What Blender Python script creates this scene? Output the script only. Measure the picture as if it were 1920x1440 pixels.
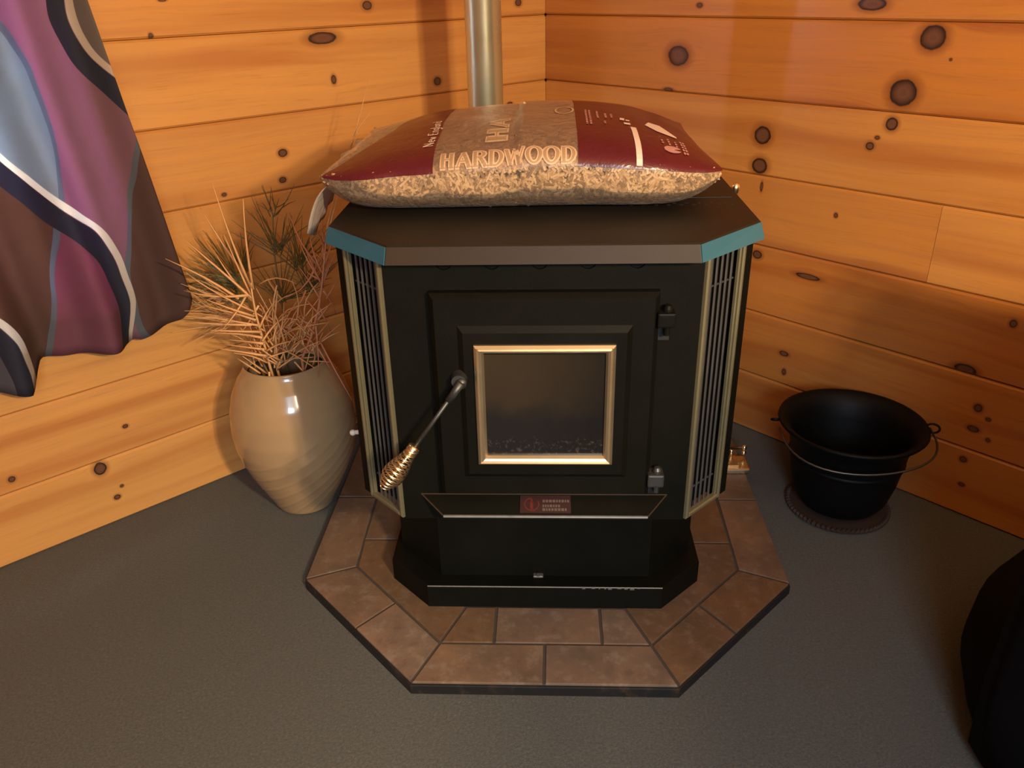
import bpy, bmesh, math, random
from mathutils import Vector, Matrix
from mathutils import noise as mnoise

S = bpy.context.scene
for o in list(bpy.data.objects):
    bpy.data.objects.remove(o)
COL = S.collection
R = random.Random(7)

# ------------------------------------------------------------------ camera
CAM = Vector((0.0078, -1.0423, 1.1368))
RT = Vector((0.9990, 0.0388, -0.0213)); UP = Vector((0.0018, 0.4461, 0.8950)); FW = Vector((-0.0442, 0.8941, -0.4456))
FPX = 1522.2
cd = bpy.data.cameras.new('camera'); cam = bpy.data.objects.new('camera', cd); COL.objects.link(cam)
cam.matrix_world = Matrix(((RT.x, UP.x, -FW.x, CAM.x), (RT.y, UP.y, -FW.y, CAM.y), (RT.z, UP.z, -FW.z, CAM.z), (0, 0, 0, 1)))
cd.sensor_fit = 'HORIZONTAL'; cd.sensor_width = 36; cd.lens = 36 * FPX / 1920; cd.clip_start = 0.02
S.camera = cam

# ------------------------------------------------------------------ light and exposure
W = bpy.data.worlds.new('daylight'); S.world = W; W.use_nodes = True
bg = W.node_tree.nodes['Background']; bg.inputs[0].default_value = (0.62, 0.78, 1.0, 1); bg.inputs[1].default_value = 34.0
S.view_settings.view_transform = 'Standard'; S.view_settings.look = 'None'
S.view_settings.gamma = 1; S.view_settings.use_curve_mapping = False
S.view_settings.exposure = 0.0

def lamp(name, kind, loc, power, color, size=0.05, target=None, size_y=None):
    l = bpy.data.lights.new(name, kind); l.energy = power; l.color = color
    if kind == 'AREA':
        l.size = size
        if size_y: l.shape = 'RECTANGLE'; l.size_y = size_y
    else: l.shadow_soft_size = size
    o = bpy.data.objects.new(name, l); COL.objects.link(o); o.location = loc
    if target is not None:
        o.rotation_euler = (Vector(target) - Vector(loc)).to_track_quat('-Z', 'Y').to_euler()
    return o
WARM = (1.0, 0.76, 0.47)
lamp('table_lamp_bulb', 'POINT', (0.80, -1.55, 1.43), 133, WARM, 0.04)
lamp('table_lamp_bulb', 'POINT', (0.72, -1.58, 1.50), 90, WARM, 0.04)
dl = lamp('far_window_daylight', 'AREA', (0.25, -2.1, 1.25), 12.5, (0.60, 0.80, 1.0), 0.55, (0.08, -0.52, 0.0), 0.6)
dl.data.spread = math.radians(80)

# ------------------------------------------------------------------ helpers
TAU = 2 * math.pi; rad = math.radians
def link(name, me, mat=None, parent=None, smooth=False):
    o = bpy.data.objects.new(name, me); COL.objects.link(o)
    if mat is not None and not me.materials: me.materials.append(mat)
    if parent is not None: o.parent = parent
    if smooth:
        for p in me.polygons: p.use_smooth = True
    return o
def obj(name, bm, mat, parent=None, smooth=False, off=None):
    if off is not None: bmesh.ops.translate(bm, vec=-Vector(off), verts=bm.verts)
    bmesh.ops.recalc_face_normals(bm, faces=bm.faces)
    me = bpy.data.meshes.new(name); bm.to_mesh(me); bm.free()
    return link(name, me, mat, parent, smooth)
def empty(name, loc=(0, 0, 0)):
    o = bpy.data.objects.new(name, None); COL.objects.link(o); o.location = loc; o.empty_display_size = 0.1; return o
def tag(o, label=None, cat=None, group=None, kind=None):
    if label: o['label'] = label
    if cat: o['category'] = cat
    if group: o['group'] = group
    if kind: o['kind'] = kind
    return o
def autosmooth(o, deg=35):
    me = o.data
    for p in me.polygons: p.use_smooth = True
    bm = bmesh.new(); bm.from_mesh(me)
    for e in bm.edges:
        if len(e.link_faces) != 2 or e.calc_face_angle(0) > math.radians(deg): e.smooth = False
    bm.to_mesh(me); bm.free()
    return o
def box(bm, x0, x1, y0, y1, z0, z1, bev=0.0, seg=1):
    vs = [bm.verts.new((x, y, z)) for x in (x0, x1) for y in (y0, y1) for z in (z0, z1)]
    fs = [bm.faces.new([vs[i] for i in f]) for f in ((0, 1, 3, 2), (4, 6, 7, 5), (0, 4, 5, 1), (2, 3, 7, 6), (0, 2, 6, 4), (1, 5, 7, 3))]
    if bev:
        es = list({e for f in fs for e in f.edges})
        bmesh.ops.bevel(bm, geom=es, offset=bev, segments=seg, affect='EDGES', profile=0.6)
    return bm
def prism(bm, poly, z0, z1, axis='z', bev=0.0):
    """extrude a plan polygon; axis 'z' plan is (x,y); axis 'y' plan is (x,z)"""
    f = (lambda p, t: (p[0], p[1], t)) if axis == 'z' else (lambda p, t: (p[0], t, p[1]))
    a = [bm.verts.new(f(p, z0)) for p in poly]; b = [bm.verts.new(f(p, z1)) for p in poly]
    n = len(poly); top = bm.faces.new(b); bot = bm.faces.new(a[::-1])
    for i in range(n): bm.faces.new((a[i], a[(i + 1) % n], b[(i + 1) % n], b[i]))
    if bev: bmesh.ops.bevel(bm, geom=list(top.edges), offset=bev, segments=2, affect='EDGES', profile=0.6)
    return bm
def loft(bm, loops, close=True, cap0=False, cap1=False):
    rows = [[bm.verts.new(p) for p in lp] for lp in loops]; n = len(rows[0])
    for a, b in zip(rows, rows[1:]):
        for i in range(n if close else n - 1):
            j = (i + 1) % n
            bm.faces.new((a[i], a[j], b[j], b[i]))
    if cap0: bm.faces.new(rows[0][::-1])
    if cap1: bm.faces.new(rows[-1])
    return bm
def lathe(bm, prof, n=32, c=(0, 0, 0), cap0=False, cap1=False):
    loops = [[(c[0] + r * math.cos(2 * math.pi * i / n), c[1] + r * math.sin(2 * math.pi * i / n), c[2] + z) for i in range(n)] for r, z in prof]
    return loft(bm, loops, True, cap0, cap1)
def tube(bm, pts, rad, n=8, caps=True):
    pts = [Vector(p) for p in pts]
    rads = rad if isinstance(rad, (list, tuple)) else [rad] * len(pts)
    loops = []; ref = None
    for i, p in enumerate(pts):
        t = (pts[min(i + 1, len(pts) - 1)] - pts[max(i - 1, 0)]).normalized()
        if ref is None: ref = t.orthogonal().normalized()
        ref = (ref - t * ref.dot(t)).normalized(); b = t.cross(ref)
        loops.append([p + (ref * math.cos(2 * math.pi * k / n) + b * math.sin(2 * math.pi * k / n)) * rads[i] for k in range(n)])
    return loft(bm, loops, True, caps, caps)
def inset(poly, d):
    n = len(poly); out = []
    A = sum(poly[i][0] * poly[(i + 1) % n][1] - poly[(i + 1) % n][0] * poly[i][1] for i in range(n))
    if A < 0: poly = poly[::-1]
    for i in range(n):
        p, a, b = Vector(poly[i]), Vector(poly[i - 1]), Vector(poly[(i + 1) % n])
        d1 = (p - a).normalized(); d2 = (b - p).normalized()
        n1 = Vector((-d1.y, d1.x)); n2 = Vector((-d2.y, d2.x))
        m = (n1 + n2); k = d / max(0.25, (1 + n1.dot(n2)))
        out.append(tuple(p + m * k))
    return out
def at(x, y, Y):
    d = FW * FPX + RT * (x - 960) - UP * (y - 720)
    return CAM + d * ((Y - CAM.y) / d.y)

# ------------------------------------------------------------------ materials
class NT:
    def __init__(s, name):
        s.m = bpy.data.materials.new(name); s.m.use_nodes = True; s.t = s.m.node_tree; s.n = s.t.nodes; s.b = s.n['Principled BSDF']
    def node(s, t, **k):
        nd = s.n.new(t)
        for a, v in k.items(): setattr(nd, a, v)
        return nd
    def set(s, sock, v):
        if hasattr(v, 'is_output') or isinstance(v, bpy.types.NodeSocket): s.t.links.new(v, sock)
        else: sock.default_value = v
    def math(s, op, a, b=None, c=None, clamp=False):
        nd = s.node('ShaderNodeMath', operation=op); nd.use_clamp = clamp
        s.set(nd.inputs[0], a)
        if b is not None: s.set(nd.inputs[1], b)
        if c is not None: s.set(nd.inputs[2], c)
        return nd.outputs[0]
    def obj(s): return s.node('ShaderNodeTexCoord').outputs['Object']
    def xyz(s, v):
        nd = s.node('ShaderNodeSeparateXYZ'); s.set(nd.inputs[0], v); return nd.outputs
    def comb(s, x, y, z):
        nd = s.node('ShaderNodeCombineXYZ')
        for i, v in enumerate((x, y, z)): s.set(nd.inputs[i], v)
        return nd.outputs[0]
    def noise(s, v, scale, detail=3, rough=0.55, dist=0.0):
        nd = s.node('ShaderNodeTexNoise'); s.set(nd.inputs['Vector'], v); nd.inputs['Scale'].default_value = scale
        nd.inputs['Detail'].default_value = detail; nd.inputs['Roughness'].default_value = rough; nd.inputs['Distortion'].default_value = dist
        return nd.outputs[0]
    def ramp(s, f, stops, interp='LINEAR'):
        nd = s.node('ShaderNodeValToRGB'); s.set(nd.inputs[0], f); cr = nd.color_ramp; cr.interpolation = interp
        while len(cr.elements) < len(stops): cr.elements.new(0.5)
        for e, (p, c) in zip(cr.elements, stops): e.position = p; e.color = (*c, 1) if len(c) == 3 else c
        return nd.outputs[0]
    def mix(s, f, a, b, mode='MIX'):
        nd = s.node('ShaderNodeMix', data_type='RGBA', blend_type=mode)
        s.set(nd.inputs[0], f)
        s.set(nd.inputs[6], (*a, 1) if isinstance(a, tuple) else a); s.set(nd.inputs[7], (*b, 1) if isinstance(b, tuple) else b)
        return nd.outputs[2]
    def bump(s, h, strength=0.3, dist=0.002):
        nd = s.node('ShaderNodeBump'); s.set(nd.inputs['Height'], h); nd.inputs['Strength'].default_value = strength; nd.inputs['Distance'].default_value = dist
        s.t.links.new(nd.outputs[0], s.b.inputs['Normal'])
    def color(s, c): s.set(s.b.inputs['Base Color'], (*c, 1) if isinstance(c, tuple) else c)
    def rough(s, v): s.set(s.b.inputs['Roughness'], v)
    def metal(s, v): s.set(s.b.inputs['Metallic'], v)

def plain(name, c, rough=0.5, metal=0.0, var=0.15, scale=30, bump=0.0, bscale=200, spec=0.5):
    k = NT(name); v = k.obj(); k.b.inputs['Specular IOR Level'].default_value = spec
    n = k.noise(v, scale, 4)
    k.color(k.mix(n, tuple(x * (1 - var) for x in c), tuple(min(1, x * (1 + var)) for x in c)))
    k.rough(k.math('MULTIPLY_ADD', n, 0.16, rough - 0.08)); k.metal(metal)
    if bump: k.bump(k.noise(v, bscale, 3), bump, 0.001)
    return k.m

def wood(name, base, dark, seed, knots=(), red=0.5):
    """knots: (x, z, rx, rz) in the wall's own frame; the grain streams around them"""
    k = NT(name); v = k.obj(); x, y, z = k.xyz(v)
    psi = z; kmask = None; halo = None
    for (kx, kz, rx, rz) in knots:
        r = max(rz, 0.4 * rx)
        dx = k.math('MULTIPLY', k.math('SUBTRACT', x, kx), 0.62); dz = k.math('SUBTRACT', z, kz)
        d2 = k.math('ADD', k.math('MULTIPLY', dx, dx), k.math('MULTIPLY', dz, dz))
        d2 = k.math('MAXIMUM', d2, r * r)
        psi = k.math('SUBTRACT', psi, k.math('DIVIDE', k.math('MULTIPLY', dz, r * r * 0.9), d2))
        ex = k.math('DIVIDE', k.math('SUBTRACT', x, kx), rx); ez = k.math('DIVIDE', dz, rz)
        e = k.math('SQRT', k.math('ADD', k.math('MULTIPLY', ex, ex), k.math('MULTIPLY', ez, ez)))
        kmask = e if kmask is None else k.math('MINIMUM', kmask, e)
    warp = k.noise(k.comb(k.math('MULTIPLY', x, 1.3), seed, k.math('MULTIPLY', z, 5)), 1.0, 2)
    p2 = k.math('MULTIPLY_ADD', warp, 0.05, psi)
    fine = k.noise(k.comb(k.math('MULTIPLY', x, 1.6), seed * 1.7, k.math('MULTIPLY', p2, 85)), 1.0, 3, 0.6)
    band = k.noise(k.comb(k.math('MULTIPLY', x, 0.7), seed * 2.3, k.math('MULTIPLY', p2, 17)), 1.0, 2, 0.5)
    blot = k.noise(k.comb(k.math('MULTIPLY', x, 2.2), seed * 3.1, k.math('MULTIPLY', z, 6)), 1.0, 2, 0.5)
    pore = k.noise(k.comb(k.math('MULTIPLY', x, 9), seed, k.math('MULTIPLY', p2, 330)), 1.0, 2, 0.6)
    c = k.ramp(band, [(0.30, base), (0.50, tuple(b * 0.95 for b in base)), (0.64, dark)])
    c = k.mix(k.ramp(fine, [(0.40, (0, 0, 0)), (0.75, (red * .6,) * 3)]), c, tuple(0.78 * a + 0.02 * i for i, a in enumerate(dark)))
    c = k.mix(k.ramp(blot, [(0.40, (0, 0, 0)), (0.75, (0.45,) * 3)]), c, tuple(a * 0.80 for a in base))
    c = k.mix(k.ramp(pore, [(0.58, (0, 0, 0)), (0.72, (0.28,) * 3)]), c, tuple(a * 0.62 for a in dark))
    if kmask is not None:
        en = k.math('ADD', kmask, k.math('MULTIPLY_ADD', k.noise(v, 70, 2), 0.24, -0.12))
        c = k.mix(k.ramp(en, [(0.55, (1, 1, 1)), (1.0, (0, 0, 0))]) if False else k.ramp(k.math('MULTIPLY', en, 0.4), [(0.40, (0.75,) * 3), (0.68, (0, 0, 0))]), c, tuple(a * 0.55 for a in dark))
        ring = k.noise(k.comb(k.math('MULTIPLY', en, 6), seed, 0.0), 1.0, 2)
        kc = k.mix(ring, (0.050, 0.019, 0.010), (0.20, 0.085, 0.042))
        kc = k.mix(k.ramp(en, [(0.55, (0, 0, 0)), (0.85, (1, 1, 1))]), kc, (0.022, 0.008, 0.005))
        c = k.mix(k.ramp(en, [(0.90, (1, 1, 1)), (1.0, (0, 0, 0))]), c, kc)
    k.color(c); k.rough(k.math('MULTIPLY_ADD', fine, 0.18, 0.33))
    k.b.inputs['Coat Weight'].default_value = 0.18; k.b.inputs['Coat Roughness'].default_value = 0.22
    k.bump(k.math('ADD', fine, k.math('MULTIPLY', blot, 0.6)), 0.12, 0.0012)
    return k.m

M = {}
M['stove'] = plain('stove_black_paint', (0.0042, 0.0040, 0.0024), 0.50, 0, 0.25, 14, 0.15, 420, 0.09)
M['lid'] = plain('lid_black_paint', (0.0105, 0.0080, 0.0055), 0.50, 0, 0.22, 9, 0.12, 420, 0.3)
M['deep'] = plain('black_inside', (0.006, 0.006, 0.006), 0.8)
M['fascia'] = plain('brown_grey_metal', (0.033, 0.0215, 0.0125), 0.45, 0.0, 0.10, 7, 0.05, 300, 0.10)
M['teal'] = plain('teal_paint', (0.021, 0.100, 0.140), 0.45, 0, 0.08, 9, 0.05, 300)
M['pewter'] = plain('antique_gilt', (0.185, 0.160, 0.088), 0.45, 0.6, 0.04, 40)
M['gold'] = plain('gold_trim', (0.62, 0.50, 0.33), 0.32, 0.9, 0.03, 40)
M['brass'] = plain('polished_brass', (0.82, 0.66, 0.42), 0.28, 1.0, 0.10, 40)
M['bar'] = plain('grille_bar_metal', (0.12, 0.11, 0.10), 0.42, 0.7, 0.15, 40)
M['steel'] = plain('dark_steel', (0.075, 0.075, 0.07), 0.48, 0.8, 0.15, 40)
M['wear_highlight'] = plain('wear_and_highlight_metal', (0.13, 0.12, 0.105), 0.45, 0.5, 0.35, 90)  # bare metal for real chips, pale highlight on the edge strips
M['pipe'] = plain('galvanised_pipe', (0.60, 0.60, 0.44), 0.30, 0.85, 0.06, 9)
M['iron'] = plain('black_cast_iron', (0.0022, 0.0021, 0.0019), 0.55, 0, 0.3, 40, 0.25, 160, 0.16)
M['bail'] = plain('bail_wire', (0.10, 0.09, 0.08), 0.4, 0.8)
M['mat'] = plain('brown_braid', (0.030, 0.013, 0.006), 0.8, 0, 0.5, 90, 0.5, 300)
M['chair'] = plain('black_upholstery', (0.0030, 0.0030, 0.0038), 0.9, 0, 0.3, 60, 0.4, 500, 0.1)
M['letter'] = plain('cream_print', (0.52, 0.34, 0.20), 0.45, 0, 0.06)
M['letter_core'] = plain('brown_print', (0.30, 0.19, 0.11), 0.45, 0, 0.06)
M['white_print'] = plain('white_print', (0.66, 0.52, 0.45), 0.42, 0, 0.05)
M['pink_print'] = plain('pale_pink_print', (0.42, 0.20, 0.18), 0.45, 0, 0.1)
M['seal'] = None
M['cloth_white'] = plain('cream_plastic', (0.62, 0.55, 0.45), 0.4)
M['leaf'] = plain('dried_straw', (0.64, 0.335, 0.130), 0.6, 0, 0.25, 18)
M['leaf_red'] = plain('dried_russet', (0.50, 0.190, 0.080), 0.65, 0, 0.25, 18)
M['leaf_green'] = plain('dull_green_needle', (0.105, 0.085, 0.022), 0.65, 0, 0.4, 18)
M['leaf_gold'] = plain('golden_stalk', (0.52, 0.27, 0.09), 0.6, 0, 0.2, 18)
M['casing'] = wood('window_casing_pine', (0.56, 0.27, 0.09), (0.40, 0.16, 0.045), 31)
M['backing'] = plain('wall_backing', (0.07, 0.028, 0.010), 0.9)
M['plaster'] = plain('ceiling_cream', (0.55, 0.45, 0.33), 0.9)

def mk_vase():
    k = NT('cream_glaze'); v = k.obj(); n = k.noise(v, 14, 4)
    k.color(k.mix(n, (0.335, 0.215, 0.105), (0.375, 0.245, 0.125))); k.rough(0.22)
    k.b.inputs['Coat Weight'].default_value = 0.4; k.b.inputs['Coat Roughness'].default_value = 0.08
    return k.m
M['vase'] = mk_vase()
def mk_carpet():
    k = NT('grey_carpet'); v = k.obj()
    a = k.noise(v, 210, 3, 0.75); b = k.noise(v, 9, 3); c = k.noise(v, 600, 2)
    col = k.mix(k.ramp(a, [(0.30, (0, 0, 0)), (0.70, (1, 1, 1))]), (0.028, 0.0275, 0.0205), (0.094, 0.091, 0.071))
    col = k.mix(k.ramp(b, [(0.35, (0, 0, 0)), (0.7, (0.35,) * 3)]), col, (0.055, 0.054, 0.048))
    col = k.mix(k.ramp(a, [(0.64, (0, 0, 0)), (0.74, (0.6,) * 3)]), col, (0.16, 0.15, 0.125))
    k.color(col); k.rough(0.95); k.bump(k.math('ADD', a, c), 0.7, 0.006)
    k.b.inputs['Sheen Weight'].default_value = 0.15
    return k.m
M['carpet'] = mk_carpet()
def mk_tile():
    k = NT('terracotta_tile'); v = k.obj(); inf = k.node('ShaderNodeObjectInfo').outputs['Random']
    x, y, z = k.xyz(v); vv = k.comb(k.math('MULTIPLY_ADD', inf, 7, x), y, k.math('MULTIPLY', inf, 9))
    a = k.noise(vv, 7, 4, 0.6); b = k.noise(vv, 34, 5, 0.7); c = k.noise(vv, 190, 3)
    col = k.ramp(a, [(0.28, (0.086, 0.053, 0.028)), (0.5, (0.128, 0.071, 0.036)), (0.7, (0.165, 0.084, 0.034))])
    col = k.mix(k.ramp(b, [(0.52, (0, 0, 0)), (0.66, (0.42,) * 3)]), col, (0.205, 0.146, 0.095))
    col = k.mix(k.ramp(b, [(0.32, (0.5,) * 3), (0.44, (0, 0, 0))]), col, (0.070, 0.044, 0.029))
    hue = k.node('ShaderNodeHueSaturation'); k.set(hue.inputs['Color'], col); k.set(hue.inputs['Value'], k.math('MULTIPLY_ADD', inf, 0.45, 0.80)); k.set(hue.inputs['Saturation'], k.math('MULTIPLY_ADD', inf, -0.25, 1.05))
    k.color(hue.outputs[0]); k.rough(k.math('MULTIPLY_ADD', b, 0.2, 0.42)); k.bump(k.math('ADD', b, k.math('MULTIPLY', c, 0.4)), 0.25, 0.002)
    return k.m
M['tile'] = mk_tile()
M['grout'] = plain('brown_grout', (0.046, 0.032, 0.022), 0.9, 0, 0.25, 60, 0.4, 300)
def mk_slab():
    k = NT('dark_worn_edging'); v = k.obj(); a = k.noise(v, 40, 5, 0.7); b = k.noise(v, 9, 3)
    c = k.mix(k.ramp(a, [(0.5, (0, 0, 0)), (0.68, (1, 1, 1))]), (0.006, 0.0045, 0.003), (0.045, 0.022, 0.009))
    k.color(k.mix(k.ramp(b, [(0.45, (0, 0, 0)), (0.6, (1, 1, 1))]), (0.0055, 0.0042, 0.003), c)); k.rough(0.6); return k.m
M['slab'] = mk_slab()
def mk_glass():
    k = NT('sooty_reflect_glass'); v = k.obj(); x, y, z = k.xyz(v)
    n = k.noise(v, 9, 4, 0.6); n2 = k.noise(v, 160, 4, 0.7)
    soot_reflect = k.math('ADD', k.math('MULTIPLY', z, 5.0), k.math('MULTIPLY_ADD', n, 0.55, -0.27))  # soot noise mixed into a painted reflection gradient
    c = k.ramp(soot_reflect, [(0.02, (0.009, 0.008, 0.009)), (0.30, (0.010, 0.0085, 0.008)), (0.46, (0.024, 0.0165, 0.0095)), (0.85, (0.030, 0.020, 0.0105))])  # brown above and dark below paint in the room's reflection
    c = k.mix(k.ramp(k.math('MULTIPLY_ADD', x, 5.5, 0.5), [(0.35, (0, 0, 0)), (0.95, (0.75,) * 3)]), c, (0.006, 0.005, 0.0042))  # right side darkened as part of the painted reflection
    c = k.mix(k.math('MULTIPLY', k.ramp(n2, [(0.55, (0, 0, 0)), (0.75, (1, 1, 1))]), k.ramp(z, [(0.02, (0.8,) * 3), (0.035, (0, 0, 0))])), c, (0.07, 0.05, 0.035))
    k.color(c); k.rough(k.math('MULTIPLY_ADD', n, 0.25, 0.10)); k.b.inputs['Specular IOR Level'].default_value = 0.45
    return k.m
M['soot_reflect'] = mk_glass()
def mk_film(name, tint, cover, rough=0.2):
    k = NT(name); v = k.obj()
    w = k.noise(v, 26, 4, 0.6, 1.2); f = k.noise(v, 120, 3)
    k.color(tint); k.rough(rough); k.bump(k.math('ADD', w, k.math('MULTIPLY', f, 0.35)), 0.55, 0.006)
    k.b.inputs['Specular IOR Level'].default_value = 0.7
    tr = k.node('ShaderNodeBsdfTransparent'); ms = k.node('ShaderNodeMixShader'); out = k.n['Material Output']
    fr = k.node('ShaderNodeFresnel'); fr.inputs[0].default_value = 1.45
    k.set(ms.inputs[0], k.math('ADD', k.math('MULTIPLY', fr.outputs[0], 0.9), cover, clamp=True))
    k.t.links.new(tr.outputs[0], ms.inputs[1]); k.t.links.new(k.b.outputs[0], ms.inputs[2]); k.t.links.new(ms.outputs[0], out.inputs[0])
    return k.m
M['film'] = mk_film('clear_bag_film', (0.75, 0.62, 0.50), 0.03, 0.14)
M['haze'] = mk_film('hazy_printed_film', (0.42, 0.265, 0.18), 0.30, 0.34)
M['seal'] = mk_film('milky_seal_film', (0.70, 0.60, 0.50), 0.42, 0.25)
def mk_burg():
    k = NT('burgundy_print'); v = k.obj(); w = k.noise(v, 22, 4, 0.6, 1.5); f = k.noise(v, 110, 3)
    k.color(k.mix(w, (0.068, 0.0055, 0.0105), (0.090, 0.0075, 0.0145))); k.rough(0.27); k.bump(k.math('ADD', w, k.math('MULTIPLY', f, 0.3)), 0.35, 0.005); return k.m
M['burg'] = mk_burg()
def mk_pellet():
    k = NT('wood_pellet'); v = k.obj(); n = k.math('MULTIPLY_ADD', k.node('ShaderNodeAttribute', attribute_name='tint').outputs['Fac'], 0.55, k.math('MULTIPLY_ADD', k.noise(v, 160, 2), 0.5, -0.02))
    c = k.ramp(n, [(0.34, (0.17, 0.092, 0.036)), (0.5, (0.33, 0.195, 0.085)), (0.68, (0.46, 0.29, 0.14))])
    k.color(c); k.rough(0.5); return k.m
M['pellet'] = mk_pellet()
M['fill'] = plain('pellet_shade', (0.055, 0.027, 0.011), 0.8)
def mk_pane():
    k = NT('window_glass'); k.color((1, 1, 1)); k.rough(0.02); k.b.inputs['Transmission Weight'].default_value = 1.0; k.b.inputs['IOR'].default_value = 1.0
    k.b.inputs['Specular IOR Level'].default_value = 0.5
    return k.m
M['pane'] = mk_pane()
def mk_curtain():
    k = NT('wavy_print_cloth'); uv = k.node('ShaderNodeTexCoord').outputs['UV']; u, v, _ = k.xyz(uv)
    wob = k.math('MULTIPLY', k.math('SUBTRACT', k.noise(uv, 4.0, 2), 0.5), 0.05)
    th = k.math('MULTIPLY', k.math('ADD', k.math('SUBTRACT', v, 0.60), k.math('MULTIPLY', k.math('SUBTRACT', u, 0.1), 0.6)), 2 * math.pi / 0.92)
    un = k.math('ADD', u, wob)
    p = k.math('DIVIDE', k.math('SUBTRACT', k.math('MULTIPLY_ADD', k.math('COSINE', th), 0.078, un), 0.178), 0.235)
    q = k.math('DIVIDE', k.math('SUBTRACT', k.math('MULTIPLY_ADD', k.math('COSINE', k.math('ADD', th, 0.5)), -0.085, un), 0.02), 0.19)
    p, q = k.math('ADD', p, 10), k.math('ADD', q, 10)
    fp, fq = k.math('FRACT', p), k.math('FRACT', q)
    idx = k.math('ADD', k.math('MULTIPLY', k.math('FLOOR', p), 3), k.math('MULTIPLY', k.math('FLOOR', q), 2))
    idx = k.math('DIVIDE', k.math('ADD', k.math('MODULO', idx, 7), 0.5), 7)
    pal = [(0.22, 0.245, 0.27), (0.21, 0.075, 0.115), (0.185, 0.155, 0.15), (0.115, 0.060, 0.050), (0.19, 0.035, 0.042), (0.25, 0.125, 0.17), (0.115, 0.115, 0.145)]
    col = k.ramp(idx, [(i / 7, c) for i, c in enumerate(pal)], 'CONSTANT')
    def band(f, a, b): return k.math('MULTIPLY', k.math('GREATER_THAN', f, a), k.math('LESS_THAN', f, b))
    col = k.mix(band(fq, 0.0, 0.07), col, (0.13, 0.145, 0.18))
    col = k.mix(band(fp, 0.055, 0.19), col, (0.030, 0.033, 0.060))
    col = k.mix(band(fp, 0.0, 0.05), col, (0.60, 0.54, 0.47))
    k.color(col); k.rough(0.8); k.bump(k.noise(uv, 700, 2), 0.2, 0.001)
    tl = k.node('ShaderNodeBsdfTranslucent'); k.t.links.new(col, tl.inputs[0]); ms = k.node('ShaderNodeMixShader'); ms.inputs[0].default_value = 0.5
    k.t.links.new(k.b.outputs[0], ms.inputs[1]); k.t.links.new(tl.outputs[0], ms.inputs[2]); k.t.links.new(ms.outputs[0], k.n['Material Output'].inputs[0])
    return k.m
M['curtain'] = mk_curtain()

# ------------------------------------------------------------------ room
CX, CY = 0.0027, 1.5205
aL = math.pi / 4 - 0.0032
dL = Vector((-math.cos(aL), -math.sin(aL), 0)); dR = Vector((math.sin(aL), -math.cos(aL), 0))
LEN = 4.3
def corner(s, t): p = Vector((CX, CY, 0)) + dL * s + dR * t; return (p.x, p.y)
bm = bmesh.new(); prism(bm, [corner(-.1, -.1), corner(LEN, -.1), corner(LEN, LEN), corner(-.1, LEN)], -0.05, 0.0)
tag(obj('floor', bm, M['carpet']), kind='structure')
bm = bmesh.new(); prism(bm, [corner(-.1, -.1), corner(LEN, -.1), corner(LEN, LEN), corner(-.1, LEN)], 2.45, 2.5)
tag(obj('ceiling', bm, M['plaster']), kind='structure')
bm = bmesh.new(); prism(bm, [corner(LEN, -.1), corner(LEN + .1, -.1), corner(LEN + .1, LEN + .1), corner(LEN, LEN + .1)], -.05, 2.5)
tag(obj('wall_front', bm, M['casing']), kind='structure')
bm = bmesh.new(); prism(bm, [corner(-.1, LEN), corner(LEN, LEN), corner(LEN, LEN + .1), corner(-.1, LEN + .1)], -.05, 2.5)
tag(obj('wall_back', bm, M['casing']), kind='structure')

KR = [(0.477, 0.956, 0.0327, 0.0249), (1.096, 1.016, 0.0265, 0.0242), (1.057, 0.909, 0.0293, 0.0279), (0.741, 0.789, 0.0228, 0.022), (0.742, 0.717, 0.0217, 0.0194), (1.045, 0.845, 0.0135, 0.0139), (1.006, 0.795, 0.0094, 0.0089), (1.019, 0.814, 0.0058, 0.0044), (0.531, 1.072, 0.0093, 0.0059), (0.96, 1.076, 0.0314, 0.013), (0.452, 0.873, 0.0153, 0.0052), (0.954, 0.632, 0.0051, 0.0061), (0.754, 0.668, 0.004, 0.012), (0.764, 0.497, 0.0135, 0.0109), (0.908, 0.472, 0.0337, 0.0072), (1.368, 0.48, 0.0076, 0.0089), (1.301, 0.353, 0.0246, 0.012), (0.874, 0.255, 0.0132, 0.0072), (0.881, 0.205, 0.0059, 0.0088), (1.345, 0.274, 0.0091, 0.0098), (1.37, 0.255, 0.006, 0.0049), (1.346, 0.222, 0.0133, 0.0075), (1.38, 0.207, 0.005, 0.005), (1.342, 0.141, 0.0084, 0.0078), (1.352, 0.078, 0.0074, 0.0053), (1.138, 0.977, 0.003, 0.0029)]
KL = [(0.603, 1.089, 0.0137, 0.0104), (1.13, 1.05, 0.0054, 0.0059), (0.735, 1.024, 0.040, 0.0139), (0.717, 0.931, 0.0073, 0.0107), (0.404, 0.9, 0.0125, 0.0106), (0.877, 0.781, 0.0123, 0.0097), (0.887, 0.719, 0.0097, 0.0074), (1.037, 0.71, 0.0063, 0.0047), (1.368, 0.233, 0.0067, 0.0052), (1.614, 0.2, 0.0074, 0.0073), (1.443, 0.151, 0.0142, 0.0163), (1.409, 0.088, 0.0045, 0.0041), (1.425, 0.064, 0.0077, 0.0068), (0.106, 1.08, 0.0122, 0.0094), (0.146, 0.817, 0.0104, 0.0044), (1.093, 1.115, 0.0087, 0.0029)]
ZJ = [0.0, 0.1683, 0.3441, 0.5207, 0.6936, 0.8681, 1.0449, 1.2200, 1.3950, 1.5700, 1.7450, 1.9200, 2.0950, 2.2700, 2.4500]
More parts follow.
